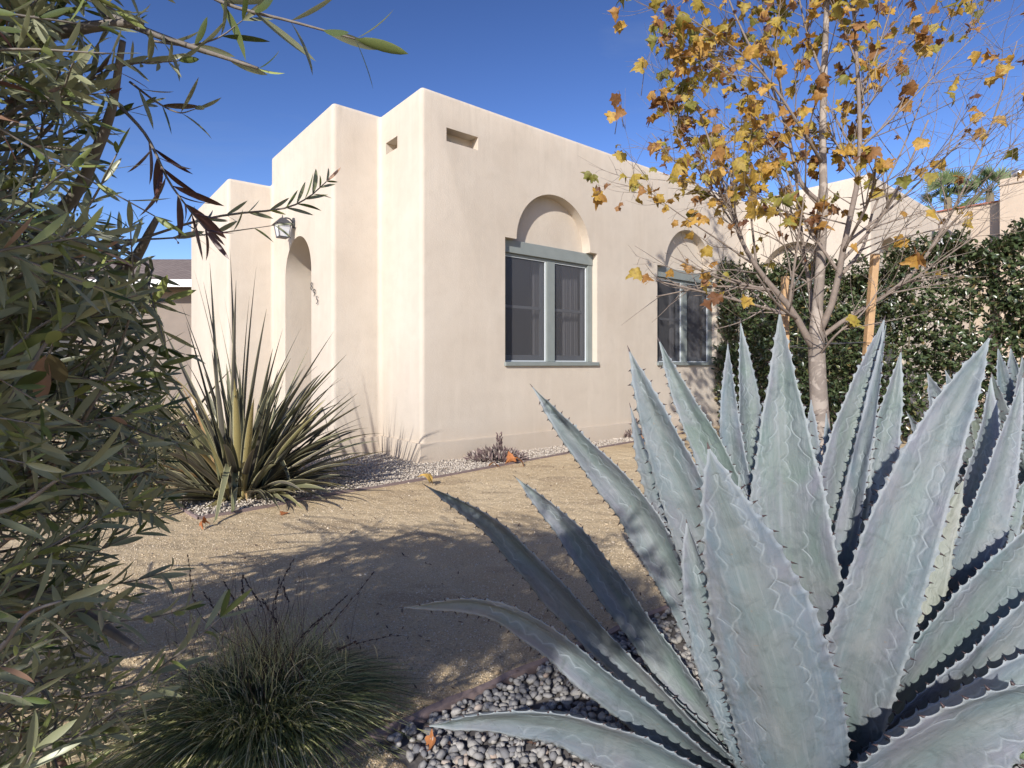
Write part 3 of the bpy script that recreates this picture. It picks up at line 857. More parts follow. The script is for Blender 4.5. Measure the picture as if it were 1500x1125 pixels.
# hanging dead leaf at the left
for (x, y, dx, dy, r_) in ((66, 520, -10, 80, .99), (72, 518, 22, 40, .95)):
    a = P(x, y, .75); olive_leaf(a, P(x + dx, y + dy, .77) - a, Vector((.3, -1, .1)), .075 if r_ > .96 else .045, r_, .024)
ol.build('leaves', OLIVE, oroot); ob.build('branches', BARK_O, oroot)

# ------------------------------------------------------------------ plane tree
PTD = 4.3
pbase = Vector(((1205 - 750) / F * PTD, PTD, 0))
proot = empty('plane_tree', pbase); tag(proot, 'young plane tree with yellow brown autumn leaves and bare pale twigs', 'tree')
pt = Buf(); pbk = Buf(); plf = Buf()
tr = catmull([pbase + Vector((0, 0, -.05)), P(1203, 640, PTD), P(1198, 560, PTD), P(1196, 480, PTD), P(1201, 400, PTD), P(1206, 300, PTD), P(1205, 200, PTD), P(1208, 90, PTD), P(1212, -60, PTD), P(1205, -260, PTD), P(1200, -500, PTD)], 60)
nT = len(tr); tube(pt, tr, [np.interp(i / (nT - 1), (0, .1, .27, .34, .5, .7, .85, 1), (.070, .064, .058, .038, .030, .022, .015, .005)) for i in range(nT)], None, 14)
pt.build('trunk', BARK_P, proot)
LOBES = [(0, 0), (.16, .04), (.34, -.04), (.46, .06), (.44, .22), (.58, .34), (.64, .50), (.46, .50), (.36, .56), (.34, .72), (.20, .74), (.12, .88), (0, 1.0)]
def plane_leaf(buf, p, T, N, s, r, droop=.5):
    T, S, N = frame(T, N)
    q = [p]; c1 = random.uniform(-.8, 1.4); c2 = random.uniform(-.8, 1.1); tw = random.uniform(-.5, .5)
    def pt_(x, y):
        z = -c1 * x * x * 2 - c2 * .6 * y * y + tw * x * y + random.uniform(-.07, .07)
        return p + (T * (y + .12) + S * x + N * z) * s
    right = [pt_(x * random.uniform(.85, 1.1), y) for x, y in LOBES[1:-1]]
    left = [pt_(-x * random.uniform(.85, 1.1), y) for x, y in LOBES[1:-1]]
    tip = pt_(0, 1.0); b0 = pt_(0, 0); mid = pt_(0, .4) + N * random.uniform(-.1, .1) * s
    vs = [b0] + right + [tip] + left[::-1] + [mid]
    n = len(vs) - 1
    buf.add(vs, [(i, (i + 1) % n, n) for i in range(n)], r)
leafpts = []
def leafprob(p):
    px = 750 + p.x / p.y * F; py = HZ - (p.z - EYE) / p.y * F
    if px < 1290:
        if py < 60: return .95
        if py < 250: return .75 if px > 990 else .35
        if py < 330: return .45
        if py < 420: return .2
        return .07
    if py < 50: return .42
    if py < 150: return .15
    if py < 260: return .10
    if py < 350: return .05
    return .03
def plane_branch(pts, r0, r1, depth, nch, Lc, sidebias=None):
    q = catmull(pts, 14)
    tube(pbk, q, r0, r1, 7 if r0 > .012 else 5, random.random())
    tot = sum((q[i + 1] - q[i]).length for i in range(13))
    if depth >= 0:
        for j in range(nch):
            t = random.uniform(.15, 1.0); x = t * 13; i = min(int(x), 12)
            p = q[i].lerp(q[i + 1], x - i); T = (q[i + 1] - q[i]).normalized()
            out = rv().normalized(); out = (out - T * out.dot(T)).normalized()
            D = (T * random.uniform(.6, 1.1) + out * random.uniform(.5, 1.0) + Vector((0, 0, .12))).normalized()
            ln = Lc * random.uniform(.5, 1.15) * (1 - .35 * t)
            e1 = p + D * ln * .5 + rv(.04) * ln; e2 = p + D * ln + Vector((0, 0, random.uniform(-.08, .15))) * ln + rv(.05) * ln
            rr = max(.0016, (r0 + (r1 - r0) * t) * .55)
            plane_branch([p, e1, e2], rr, rr * .4, depth - 1, int(nch * .55) if depth > 0 else 0, Lc * .55)
    # leaves along the outer half
    if r0 < .012:
        for j in range(max(2, int(tot / .09))):
            t = random.uniform(.3, 1); x = t * 13; i = min(int(x), 12); p = q[i].lerp(q[i + 1], x - i)
            if random.random() < leafprob(p) * .7: leafpts.append((p, (q[i + 1] - q[i]).normalized()))
D0 = PTD
B_ = [
 ([(1196, 520, D0), (1160, 455, D0 - .05), (1118, 405, D0 - .1), (1085, 350, D0 - .15), (1060, 270, D0 - .15), (1020, 150, D0 - .1)], .036, .006, 1, 9, 1.0),
 ([(1100, 385, D0 - .12), (1050, 350, D0 - .2), (990, 310, D0 - .3), (925, 260, D0 - .4)], .010, .002, 1, 5, .6),
 ([(1110, 400, D0 - .1), (1060, 395, D0 - .3), (1000, 400, D0 - .4), (930, 360, D0 - .5)], .008, .002, 1, 5, .5),
 ([(1196, 500, D0), (1235, 470, D0 + .05), (1300, 430, D0 + .1), (1350, 385, D0 + .1), (1400, 300, D0 + .1), (1450, 190, D0 + .1), (1490, 60, D0)], .026, .004, 1, 11, 1.0),
 ([(1196, 525, D0), (1225, 490, D0 - .2), (1262, 460, D0 - .25), (1290, 420, D0 - .3)], .014, .004, 1, 5, .6),
 ([(1196, 495, D0), (1220, 440, D0 - .1), (1238, 350, D0 - .15), (1258, 250, D0 - .15), (1258, 140, D0 - .1), (1250, 0, D0 - .1), (1250, -150, D0)], .034, .010, 1, 10, 1.0),
 ([(1190, 470, D0 + .1), (1186, 420, D0 + .25), (1176, 360, D0 + .35), (1165, 250, D0 + .4), (1140, 100, D0 + .4), (1130, -60, D0 + .4)], .024, .006, 1, 9, .9),
 ([(1235, 400, D0 - .1), (1265, 360, D0 + .1), (1282, 300, D0 + .2), (1330, 200, D0 + .3), (1380, 60, D0 + .3)], .018, .004, 1, 8, .9),
 ([(1205, 300, D0), (1170, 260, D0), (1140, 150, D0 + .1), (1080, 30, D0 + .1), (1040, -80, D0)], .020, .005, 1, 9, .8),
 ([(1205, 240, D0), (1175, 190, D0 - .2), (1120, 110, D0 - .3), (1060, 60, D0 - .4), (1000, 20, D0 - .5)], .016, .004, 1, 9, .8),
 ([(1256, 220, D0 - .1), (1300, 180, D0 - .2), (1370, 110, D0 - .3), (1440, 40, D0 - .4)], .012, .003, 1, 8, .8),
 ([(1258, 150, D0 - .1), (1290, 60, D0 - .1), (1320, -40, D0 - .1)], .012, .004, 1, 7, .8),
 ([(1208, 120, D0), (1180, 40, D0 + .2), (1160, -60, D0 + .2)], .014, .004, 1, 8, .8),
 ([(1260, 300, D0 - .1), (1330, 270, D0 - .3), (1400, 200, D0 - .5), (1500, 120, D0 - .6)], .010, .002, 1, 7, .7),
 ([(1240, 390, D0), (1320, 350, D0 - .2), (1420, 320, D0 - .4), (1490, 250, D0 - .5)], .009, .002, 1, 7, .6),
 ([(1206, 330, D0), (1150, 310, D0 - .2), (1090, 270, D0 - .3), (1010, 200, D0 - .4)], .010, .002, 1, 7, .7),
 ([(1206, 310, D0), (1150, 250, D0 + .3), (1070, 190, D0 + .5), (985, 100, D0 + .6)], .010, .002, 1, 8, .8),
 ([(1245, 330, D0 - .1), (1150, 300, D0 - .1), (1060, 230, D0), (980, 190, D0)], .008, .002, 1, 6, .6),
 ([(1075, 330, D0 - .15), (1030, 260, D0 - .1), (990, 190, D0), (965, 110, D0)], .009, .002, 1, 7, .6),
 ([(1212, -60, D0), (1120, -160, D0 + .2), (1040, -200, D0 + .3)], .016, .004, 1, 9, 1.0),
 ([(1208, -120, D0), (1300, -200, D0), (1380, -260, D0)], .016, .004, 1, 9, 1.0),
 ([(1212, 0, D0), (1100, -80, D0 + .1), (1000, -120, D0 + .1), (930, -200, D0)], .014, .003, 1, 9, .9),
 ([(1205, -260, D0), (1150, -380, D0 + .2), (1080, -440, D0 + .3)], .012, .004, 1, 8, .9),
]
for pts, r0, r1, dp, nch, Lc in B_:
    plane_branch([P(*q) for q in pts], r0 * .8, r1 * .8, dp, int(nch * 1.5), Lc)
random.shuffle(leafpts)
print('leafpts', len(leafpts))
for (p, T) in leafpts[:1600]:
    D = (Vector((random.uniform(-.6, .9), random.uniform(-.8, .5), -1.0 + random.uniform(-.2, .9)))).normalized()
    st = p + (T * .3 + rv(.6)).normalized() * .05 - Vector((0, 0, .02))
    tube(pbk, [p, p.lerp(st, .5) + Vector((0, 0, .01)), st], .0016, .0012, 3, .2)
    r = min(1, max(0, random.gauss(.46, .27))); s = random.uniform(.04, .105)
    if r > .8: s *= .7
    plane_leaf(plf, st, D, rv() + Vector((-.2, -.8, .3)), s, r)
    if random.random() < .35:
        for _ in range(random.randint(1, 2)):
            plane_leaf(plf, st + rv(.035), (D + rv(.7)).normalized(), rv() + Vector((-.2, -.8, .3)), s * random.uniform(.7, 1.1), min(1, max(0, r + random.gauss(.05, .12))))
for (x, y, r) in ((903, 152, .8), (900, 180, .45), (912, 238, .3), (940, 105, .3), (1368, 322, .38), (1472, 185, .5), (1435, 90, .45), (1470, 110, .35), (1108, 268, .4), (1130, 318, .35), (1095, 450, .4), (1052, 445, .85), (1040, 455, .85)):
    p = P(x, y - 18, D0 - .4); plane_leaf(plf, p, Vector((random.uniform(-.4, .4), 0, -1)), Vector((.2, -1, .2)) + rv(.4), .092, r)
    tube(pbk, catmull([p + Vector((random.uniform(-.02, .25) * (1 if x < 1200 else -1), .1, random.uniform(-.25, -.1))), p + Vector((.03, .03, .0)), p], 6), .0026, .0016, 4, .2)
pbk.build('branches', BARK_T, proot); plf.build('leaves', AUTUMN, proot)
# stakes and ties
st1 = None
for (x, yt, dd, lean, lab) in ((1150, 405, 4.45, -.0, 'square wooden stake left of the plane tree trunk'), (1282, 372, 4.25, -.16, 'square wooden stake right of the plane tree trunk')):
    top_ = P(x, yt, dd); bot = Vector((top_.x + lean, top_.y, 0)); b = Buf()
    vs = []
    for c in (bot, top_):
        for sx, sy in ((-1, -1), (1, -1), (1, 1), (-1, 1)): vs.append(c + Vector((sx * .024, sy * .024, 0)))
    b.add(vs, [(0, 3, 2, 1), (4, 5, 6, 7)] + [(i, (i + 1) % 4, (i + 1) % 4 + 4, i + 4) for i in range(4)])
    o = b.build('tree_stake', STAKE, smooth=False); bevel_obj(o, .004, 2); tag(o, lab, 'stake', 'stakes of the plane tree')
b = Buf()
tube(b, catmull([P(1154, 508, 4.45), P(1190, 510, 4.18), P(1203, 504, 4.12), P(1218, 504, 4.2), P(1276, 501, 4.25)], 20), .004, .004, 6)
tube(b, catmull([P(1154, 508, 4.45), P(1190, 503, 4.42), P(1210, 503, 4.43), P(1276, 501, 4.25)], 20), .004, .004, 6)
o = b.build('tie_wire', WIRE); tag(o, 'thin dark wire tying the plane trunk to both wooden stakes', 'wire')

# ------------------------------------------------------------------ hedge
hroot = empty('hedge', H(6.5, -3)); tag(hroot, 'tall dark green clipped hedge running out from the house wall', 'hedge')
hl = Buf(); hs = Buf()
def hpt(r, s, z): return H(r, -s, z)
def htop(s): return 2.62 + .10 * math.sin(s * 2.1) + .10 * math.sin(s * 4.3 + 1) + .05 * math.sin(s * 11)
for i in range(46):
    s = .1 + i * .155 + random.uniform(-.05, .05); r = random.uniform(6.15, 6.7)
    tube(hs, catmull([hpt(r, s, -.02), hpt(r + random.uniform(-.1, .1), s + random.uniform(-.1, .1), 1.3), hpt(r + random.uniform(-.15, .15), s + random.uniform(-.15, .15), htop(s) - .1)], 8), .014, .005, 6)
for i in range(11500):
    s = random.uniform(.05, 7.1) ; top_ = htop(s)
    u = random.random()
    z = random.uniform(.05, top_) if u > .12 else random.uniform(top_ - .15, top_ + .22 * random.random())
    r = 6.12 + abs(random.gauss(0, .2)) + .07 * math.sin(s * 5 + z * 4) + .05 * math.sin(z * 9)
    if z < .5: r += .15 * random.random()
    c = hpt(min(r, 6.9), s, z)
    D = (-dR * random.uniform(.1, 1) + Vector((0, 0, random.uniform(.1, 1.1))) + rv(.5)).normalized()
    if u < .12: D = (Vector((0, 0, 1)) + rv(.45)).normalized()
    n = random.randint(4, 7); ln = random.uniform(.08, .16)
    tube(hs, [c - D * .04, c + D * ln], .0025, .0015, 3)
    for j in range(n):
        p = c + D * ln * j / n; out = rv().normalized()
        T = (D * .5 + out).normalized()
        oval_leaf(hl, p, T, D + rv(.4) + Vector((0, 0, .5)), random.uniform(.055, .095), random.uniform(.030, .048), random.random() ** 1.1, fold=.3, curl=.12, n=3)
hl.build('leaves', HEDGE, hroot); hs.build('stems', BARK_H, hroot)

# ------------------------------------------------------------------ flax clumps
def flax(loc, n, seed, label, spec, scale=1.0):
    random.seed(seed)
    root = empty('flax_plant', loc); tag(root, label, 'flax plant')
    fb = Buf()
    def blade(p0, az, el, L, W, r, droop, kink=None):
        D = Vector((math.cos(az) * math.cos(el), math.sin(az) * math.cos(el), math.sin(el)))
        hz = Vector((math.cos(az), math.sin(az), 0))
        n_ = 16; pts = []; p = p0.copy(); a = el
        for i in range(n_):
            pts.append(p.copy())
            a -= droop * (i / n_) ** 1.3 / n_ * 2.2
            if kink and i == int(kink * n_): a -= random.uniform(1.2, 2.0)
            p = p + (hz * math.cos(a) + Vector((0, 0, math.sin(a)))) * L / n_
            if p.z < .02: p.z = .02
        N = Vector((-math.cos(az) * math.sin(el), -math.sin(az) * math.sin(el), math.cos(el)))
        tw = random.uniform(-1.0, 1.0)
        vs = []; 
        for i, q in enumerate(pts):
            t = i / (n_ - 1)
            T = (pts[min(i + 1, n_ - 1)] - pts[max(i - 1, 0)])
            T, S, N = frame(T, N)
            ang = tw * t
            S2 = S * math.cos(ang) + N * math.sin(ang); N2 = N * math.cos(ang) - S * math.sin(ang)
            w = W * .5 * (min(1, .55 + t * 1.5)) * (1 - max(0, (t - .45) / .55) ** 1.6) + .0008
            f = .75 * (1 - t * .5)
            vs += [q + S2 * w + N2 * w * f, q + S2 * w * .84 + N2 * w * f * .84, q, q - S2 * w * .84 + N2 * w * f * .84, q - S2 * w + N2 * w * f]
        fm = []; fs = []; fs2 = []
        for i in range(n_ - 1):
            a_ = i * 5; b__ = a_ + 5
            fs += [(a_ + 1, a_ + 2, b__ + 2, b__ + 1), (a_ + 2, a_ + 3, b__ + 3, b__ + 2)]
            fs2 += [(a_, a_ + 1, b__ + 1, b__), (a_ + 3, a_ + 4, b__ + 4, b__ + 3)]
        fb.add(vs, fs, r, 0)
        base = len(fb.v) - len(vs)
        for f in fs2: fb.f.append(tuple(base + i for i in f)); fb.fm.append(1)
    for i in range(n):
        az = random.uniform(0, 2 * math.pi); k = random.random()
        el = R(86) - k ** .7 * R(74)
        L = random.uniform(.75, 1.3) * scale * (1.15 - .25 * k)
        p0 = Vector(loc) + Vector((math.cos(az), math.sin(az), 0)) * random.uniform(.02, .28) * scale
        r = random.random() * .9
        if random.random() < .06: r = random.uniform(.92, 1)
        blade(p0, az, el, L, random.uniform(.038, .062) * scale, r, random.uniform(.1, .7) + k * .4, kink=random.uniform(.45, .8) if random.random() < .07 else None)
    for (az, el, L, W, r, dr, kk, off) in spec:
        p0 = Vector(loc) + Vector((off[0], off[1], 0))
        blade(p0, az, el, L, W, r, dr, kk)
    # dead skirt
    for i in range(45):
        az = random.uniform(0, 2 * math.pi); p0 = Vector(loc) + Vector((math.cos(az), math.sin(az), 0)) * random.uniform(.1, .25)
        blade(p0, az, R(random.uniform(5, 50)), random.uniform(.25, .5), .028, random.uniform(.9, 1), random.uniform(1.5, 3))
    m = fb.build('leaves', [FLAX, simple('flax_margin', (.36, .33, .19), .5)], root)
    return root
fl = G(325, 728)
fl = Vector((fl.x + .12, fl.y + .08, 0))
spec = []
# tall upright blades (azimuth measured from +x), tips read from the photograph's heights
for (tx, ty) in ((305, 372), (335, 350), (380, 375), (347, 395), (322, 420), (292, 400), (396, 440), (420, 470), (450, 470), (312, 440), (370, 420), (275, 380), (255, 430), (500, 475), (520, 512), (528, 565), (535, 572), (230, 470), (210, 500), (190, 520), (460, 500), (485, 540), (480, 600), (505, 625), (522, 600), (500, 655), (515, 640), (540, 590), (470, 640), (490, 575), (455, 560), (505, 548), (265, 460)):
    tip = P(tx, ty, fl.y + random.uniform(-.35, .25)); off = (random.uniform(-.12, .12), random.uniform(-.12, .1))
    v = tip - (fl + Vector((off[0], off[1], 0)))
    L = v.length; az = math.atan2(v.y, v.x); el = math.asin(v.z / L)
    spec.append((az, el + .04, L * 1.02, random.uniform(.028, .04) if ty < 450 else random.uniform(.045, .065), random.random() * .85, .10, None, off))
# the foremost blade that folds down onto the path
spec.append((R(-75), R(48), 1.25, .05, .74, .3, .42, (.05, -.15)))
spec.append((R(-70), R(42), .95, .05, .78, .3, .45, (.07, -.15)))
flax(fl, 290, 3, 'bronze green flax clump with arching striped blades beside the porch', spec)
flax(Vector((fl.x - 1.3, fl.y + .35, 0)), 150, 5, 'flax clump mostly hidden behind the olive foliage', [], 1.0)

# ------------------------------------------------------------------ sedge clump in the foreground
random.seed(21)
gc = Vector((-.80, 1.82, 0))
groot = empty('sedge_clump', gc); tag(groot, 'rounded green tufted sedge clump with brown seed stalks in the foreground', 'ornamental grass')
gb = Buf()
def gblade(p0, az, L, r, out, buf=gb, w=.0019, rise=1.0):
    n = 8; pts = []; hz = Vector((math.cos(az), math.sin(az), 0)); sd = Vector((-hz.y, hz.x, 0))
    wv = random.uniform(-.15, .15)
    for i in range(n):
        t = i / (n - 1)
        pts.append(p0 + hz * (out * t ** 1.15) + sd * wv * t * t * L + Vector((0, 0, rise * L * (t * 1.25 - 1.05 * t * t * (1.2 if out > .2 else .7)))))
        if pts[-1].z < .01: pts[-1].z = .01 + random.random() * .01
    vs = []; N = Vector((random.uniform(-1, 1), random.uniform(-1, 1), 1))
    for i, q in enumerate(pts):
        T = pts[min(i + 1, n - 1)] - pts[max(i - 1, 0)]
        T, S, _ = frame(T, N); ww = w * (1 - .85 * (i / (n - 1)) ** 2)
        vs += [q + S * ww, q - S * ww]
    buf.add(vs, [(2 * i, 2 * i + 2, 2 * i + 3, 2 * i + 1) for i in range(n - 1)], r)
for i in range(3600):
    az = random.uniform(0, 2 * math.pi); k = random.random()
    p0 = gc + Vector((math.cos(az), math.sin(az), 0)) * random.random() ** .5 * .16
    L = random.uniform(.18, .33); out = .06 + k * .37
    gblade(p0, az + random.gauss(0, .45), L * (1 - .25 * k), (random.random() ** 1.2 if random.random() > .08 else 1.0), out)
for i in range(500):
    az = random.uniform(0, 2 * math.pi)
    p0 = gc + Vector((random.gauss(-.02, .12), random.gauss(.08, .1), random.uniform(.1, .2)))
    gblade(p0, az, random.uniform(.08, .2), random.uniform(.8, 1), random.uniform(.02, .12), w=.001)
gb.build('blades', GRASS, groot)
sk = Buf()
for (x0_, y0_, x1_, y1_) in ((365, 920, 330, 855), (390, 910, 360, 850), (400, 900, 428, 822), (395, 930, 410, 850), (440, 940, 505, 875), (450, 960, 545, 842), (430, 950, 470, 905), (300, 910, 275, 815), (420, 900, 415, 860), (360, 900, 355, 845), (460, 960, 580, 930), (410, 930, 385, 880), (330, 920, 300, 870), (480, 960, 520, 940)):
    dd = 1.78 + random.uniform(-.1, .2)
    a = gc + Vector((random.uniform(-.08, .12), random.uniform(-.05, .15), .05)); m_ = P(x0_, y0_, dd); e = P(x1_, y1_, dd + .05)
    q = catmull([a, m_, e], 14); tube(sk, q, .0013, .0007, 4, .1)
    for j in range(10):
        p = q[13].lerp(q[8], j / 10) + rv(.003); tube(sk, [p, p + (q[13] - q[12]).normalized() * .010 + rv(.003)], .0028, .0012, 5, random.random() * .3)
for i in range(90):
    a = gc + Vector((random.gauss(-.02, .1), random.gauss(.06, .09), .08)); h = random.uniform(.15, .36)
    e = a + Vector((random.gauss(0, .09), random.gauss(.03, .08), h)); q = catmull([a, a.lerp(e, .5) + rv(.02), e], 6)
    tube(sk, q, .0009, .0005, 3, random.random())
sk.build('seed_stalks', STALK, groot)

# ------------------------------------------------------------------ agave
def agave_leaf(root, ctrl, W, facing=None, prof=None, rnd=None, old=0.0, gut=.40, tooth=1.0, nS=170, thick=.022):
    """ctrl: world points base -> tip, W half width in metres, facing: hint of the upper-surface normal"""
    if prof is None: prof = [(0, .80), (.2, .84), (.42, 1), (.58, .96), (.72, .78), (.84, .50), (.93, .24), (.97, .10), (1, .012)]
    rnd = random.random() if rnd is None else rnd
    pts = catmull(ctrl, nS); NU = 15
    seg = [0.0]
    for i in range(nS - 1): seg.append(seg[-1] + (pts[i + 1] - pts[i]).length)
    Ltot = seg[-1]
    sp = random.uniform(.030, .040)
    def wid(t):
        for (a, wa), (b__, wb) in zip(prof, prof[1:]):
            if a <= t <= b__:
                k_ = (t - a) / (b__ - a); return wa + (wb - wa) * (k_ * k_ * (3 - 2 * k_) * .4 + k_ * .6)
        return prof[-1][1]
    V = []; UV = []; HW = []; N = Vector(facing)
    n0 = noise_seed = random.uniform(0, 100)
    stations = []
    for i in range(nS):
        t = seg[i] / Ltot
        T = pts[min(i + 1, nS - 1)] - pts[max(i - 1, 0)]
        T, S, N = frame(T, N)
        w = W * wid(t) * (1 + .05 * noise.noise(Vector((t * 3, n0, 0))))
        g_ = gut * (1 + .25 * noise.noise(Vector((t * 2, n0, 5)))) * (1 - .25 * t) + .25 * max(0, (t - .8) / .2)
        stations.append((pts[i], T, S, N.copy(), w, g_, t))
    def edge_off(s, side):
        ph = (s / sp + side * .37 + .15 * noise.noise(Vector((s * 9, n0, side * 3.0)))) % 1.0
        return ph
    top = []; bot = []
    for side_layer in (0, 1):
        for i, (p, T, S, N_, w, g_, t) in enumerate(stations):
            for k in range(NU):
                u = -1 + 2 * k / (NU - 1); uu = math.copysign(abs(u) ** .85, u)
                ww = w
                if abs(u) > .99:
                    ph = edge_off(seg[i], 1 if u > 0 else 0)
                    c = abs(2 * ph - 1)
                    ww = w + (.0095 * c ** 3.2 - .001) * tooth * min(1, w / .02) * (1 if .12 < t < .95 else .3)
                x = uu * ww
                z = g_ * w * (abs(uu) ** 1.35)
                und = .0075 * noise.noise(Vector((uu * 1.5 + n0, seg[i] * 6, 1))) + (.006 * noise.noise(Vector((seg[i] * 11, n0 + math.copysign(5, u), 2))) * abs(uu) ** 4)
                z += und * min(1, w / .04)
                if side_layer:
                    th = (thick * (1.25 - .85 * t) * (1 - abs(uu) ** 2.2) + .0012) * min(1, w / .03 + .1)
                    z -= th
                V.append(p + S * x + N_ * z); UV.append((uu, seg[i])); HW.append(w)
    fs = []; fm = []
    half = nS * NU
    for i in range(nS - 1):
        tt = stations[i][6]
        mi = 1 if tt > .984 else 0
        for k in range(NU - 1):
            a = i * NU + k
            fs.append((a, a + NU, a + NU + 1, a + 1)); fm.append(mi)
            b__ = half + a
            fs.append((b__, b__ + 1, b__ + NU + 1, b__ + NU)); fm.append(mi)
        a = i * NU; fs.append((a, half + a, half + a + NU, a + NU)); fm.append(mi)
        a = i * NU + NU - 1; fs.append((a, a + NU, half + a + NU, half + a)); fm.append(mi)
    # marginal teeth
    for side in (0, 1):
        for i in range(2, nS - 1):
            t = stations[i][6]
            if t < .08 or t > .95: continue
            pa, pb = edge_off(seg[i - 1], side), edge_off(seg[i], side)
            if pb < pa - .5:
                p, T, S, N_, w, g_, t = stations[i]
                kidx = i * NU + (NU - 1 if side else 0)
                e = V[kidx]; sgn = 1 if side else -1
                ln = random.uniform(.006, .012) * tooth; tipv = e + S * sgn * ln + T * ln * random.uniform(-.6, .5) + N_ * ln * .2
                b0 = len(V); r_ = .0027 * tooth
                V += [e + T * r_ - S * sgn * .002, e - T * r_ - S * sgn * .002, e + N_ * r_ * .6 - S * sgn * .002, tipv]
                UV += [(1, seg[i])] * 4; HW += [w] * 4
                fs += [(b0, b0 + 1, b0 + 3), (b0 + 1, b0 + 2, b0 + 3), (b0 + 2, b0, b0 + 3)]; fm += [1, 1, 1]
    me = bpy.data.meshes.new('leaf'); me.from_pydata([tuple(v) for v in V], [], fs)
    me.polygons.foreach_set('material_index', fm)
    for nm, vals in (('rnd', [rnd] * len(V)), ('hw', HW), ('old', [old] * len(V))):
        a = me.attributes.new(nm, 'FLOAT', 'POINT'); a.data.foreach_set('value', vals)
    uvl = me.uv_layers.new(name='leaf')
    li = np.zeros(len(me.loops), dtype=np.int32); me.loops.foreach_get('vertex_index', li)
    uvl.data.foreach_set('uv', np.array(UV, dtype=np.float32)[li].ravel())
    o = link('leaf', me, [AGAVE, SPINE], root, smooth=True)
    return o
random.seed(33)
AC = Vector((.83, 1.62, 0))
aroot = empty('agave', AC); tag(aroot, 'large blue grey agave with broad toothed leaves filling the right foreground', 'agave')
def AL(pxs, W, psi=0, **kw):
    """pxs base -> tip as (px, py, depth); psi turns the broad face about the leaf's length, away from facing the path"""
    pts = [P(*q) for q in pxs]
    mid = pts[len(pts) // 2]
    f = (Vector((0, 0, EYE)) - mid).normalized()
    T = (pts[-1] - pts[0]).normalized()
    f = Matrix.Rotation(R(psi), 3, T) @ f
    if kw.pop('outer', False): f = -f
    return agave_leaf(aroot, pts, W, f, **kw)
PT = [(0, .95), (.2, .97), (.4, 1), (.55, .93), (.7, .74), (.82, .50), (.91, .28), (.96, .10), (.983, .035), (1, .008)]
PN = [(0, .7), (.3, .85), (.55, 1), (.7, .88), (.83, .58), (.92, .3), (.965, .09), (.983, .035), (1, .008)]
# ring from the left round the back to the right
AL([(1110, 1190, 1.42), (960, 1110, 1.36), (830, 1062, 1.32), (720, 1052, 1.32), (622, 1064, 1.36)], 0.075, -50, rnd=.1, prof=PT)
AL([(1110, 1180, 1.50), (1000, 1090, 1.46), (880, 995, 1.46), (790, 925, 1.48), (700, 886, 1.50), (585, 890, 1.52)], 0.056, -45, rnd=.15, prof=PT)
AL([(1120, 1170, 1.55), (1020, 1075, 1.6), (900, 955, 1.70), (800, 850, 1.82), (715, 765, 1.92), (618, 708, 2.0)], 0.060, -45, rnd=.2, prof=PN)
AL([(1130, 1160, 1.60), (1040, 1050, 1.68), (950, 930, 1.82), (870, 820, 1.98), (815, 755, 2.08), (752, 696, 2.18)], 0.066, -38, rnd=.7, prof=PN)
AL([(1130, 1160, 1.58), (1070, 1010, 1.65), (1000, 860, 1.75), (930, 740, 1.85), (850, 650, 1.92), (776, 562, 1.98)], 0.072, -35, rnd=.55, prof=PN)
AL([(1150, 1170, 1.55), (1118, 1010, 1.55), (1060, 850, 1.58), (1005, 720, 1.62), (960, 610, 1.66), (919, 506, 1.70)], 0.092, -22, rnd=.25, prof=PT)
AL([(1150, 1120, 1.75), (1120, 950, 1.85), (1075, 760, 2.0), (1040, 660, 2.1), (1000, 580, 2.16), (963, 493, 2.22)], 0.078, -20, rnd=.95, prof=PT)
AL([(1140, 1140, 1.65), (1080, 960, 1.72), (1000, 800, 1.82), (950, 690, 1.88), (922, 590, 1.9)], 0.055, 25, rnd=.3, prof=PT, outer=True)
AL([(1160, 1100, 1.80), (1110, 900, 1.92), (1085, 740, 2.05), (1070, 620, 2.12), (1066, 498, 2.15)], 0.062, -15, rnd=.1, prof=PT)
AL([(1170, 1100, 1.85), (1125, 880, 2.0), (1105, 700, 2.15), (1095, 580, 2.22), (1084, 466, 2.28)], 0.072, 25, rnd=1.0, prof=PT)
AL([(1185, 1140, 1.55), (1178, 960, 1.52), (1160, 800, 1.52), (1150, 650, 1.55), (1146, 550, 1.58), (1142, 452, 1.60)], 0.108, -3, rnd=.75, prof=[(0, .85), (.3, .98), (.45, 1), (.6, .84), (.74, .56), (.86, .30), (.93, .16), (.965, .07), (.983, .03), (1, .008)], gut=.4)
AL([(1200, 1080, 1.9), (1195, 880, 2.05), (1190, 740, 2.15), (1188, 580, 2.2)], 0.062, 10, rnd=.3, prof=PT)
AL([(1215, 1080, 1.9), (1212, 880, 2.15), (1216, 700, 2.35), (1210, 600, 2.4)], 0.055, -10, rnd=.1, prof=PT)
AL([(1200, 1150, 1.58), (1208, 1000, 1.60), (1215, 850, 1.66), (1235, 700, 1.72), (1262, 580, 1.76), (1297, 462, 1.80)], 0.080, 12, rnd=.98, prof=PT)
AL([(1225, 1130, 1.56), (1222, 1000, 1.55), (1232, 860, 1.58), (1258, 700, 1.64), (1280, 580, 1.70), (1299, 470, 1.74)], 0.036, -35, rnd=.15, prof=PT)
AL([(1225, 1120, 1.8), (1240, 960, 1.9), (1262, 800, 2.0), (1290, 660, 2.05), (1308, 580, 2.08), (1321, 508, 2.1)], 0.074, 18, rnd=.8, prof=PT)
AL([(1215, 1150, 1.50), (1245, 1020, 1.42), (1280, 900, 1.38), (1322, 770, 1.36), (1375, 640, 1.37), (1415, 560, 1.38), (1453, 488, 1.40)], 0.082, 8, rnd=.35, prof=PT)
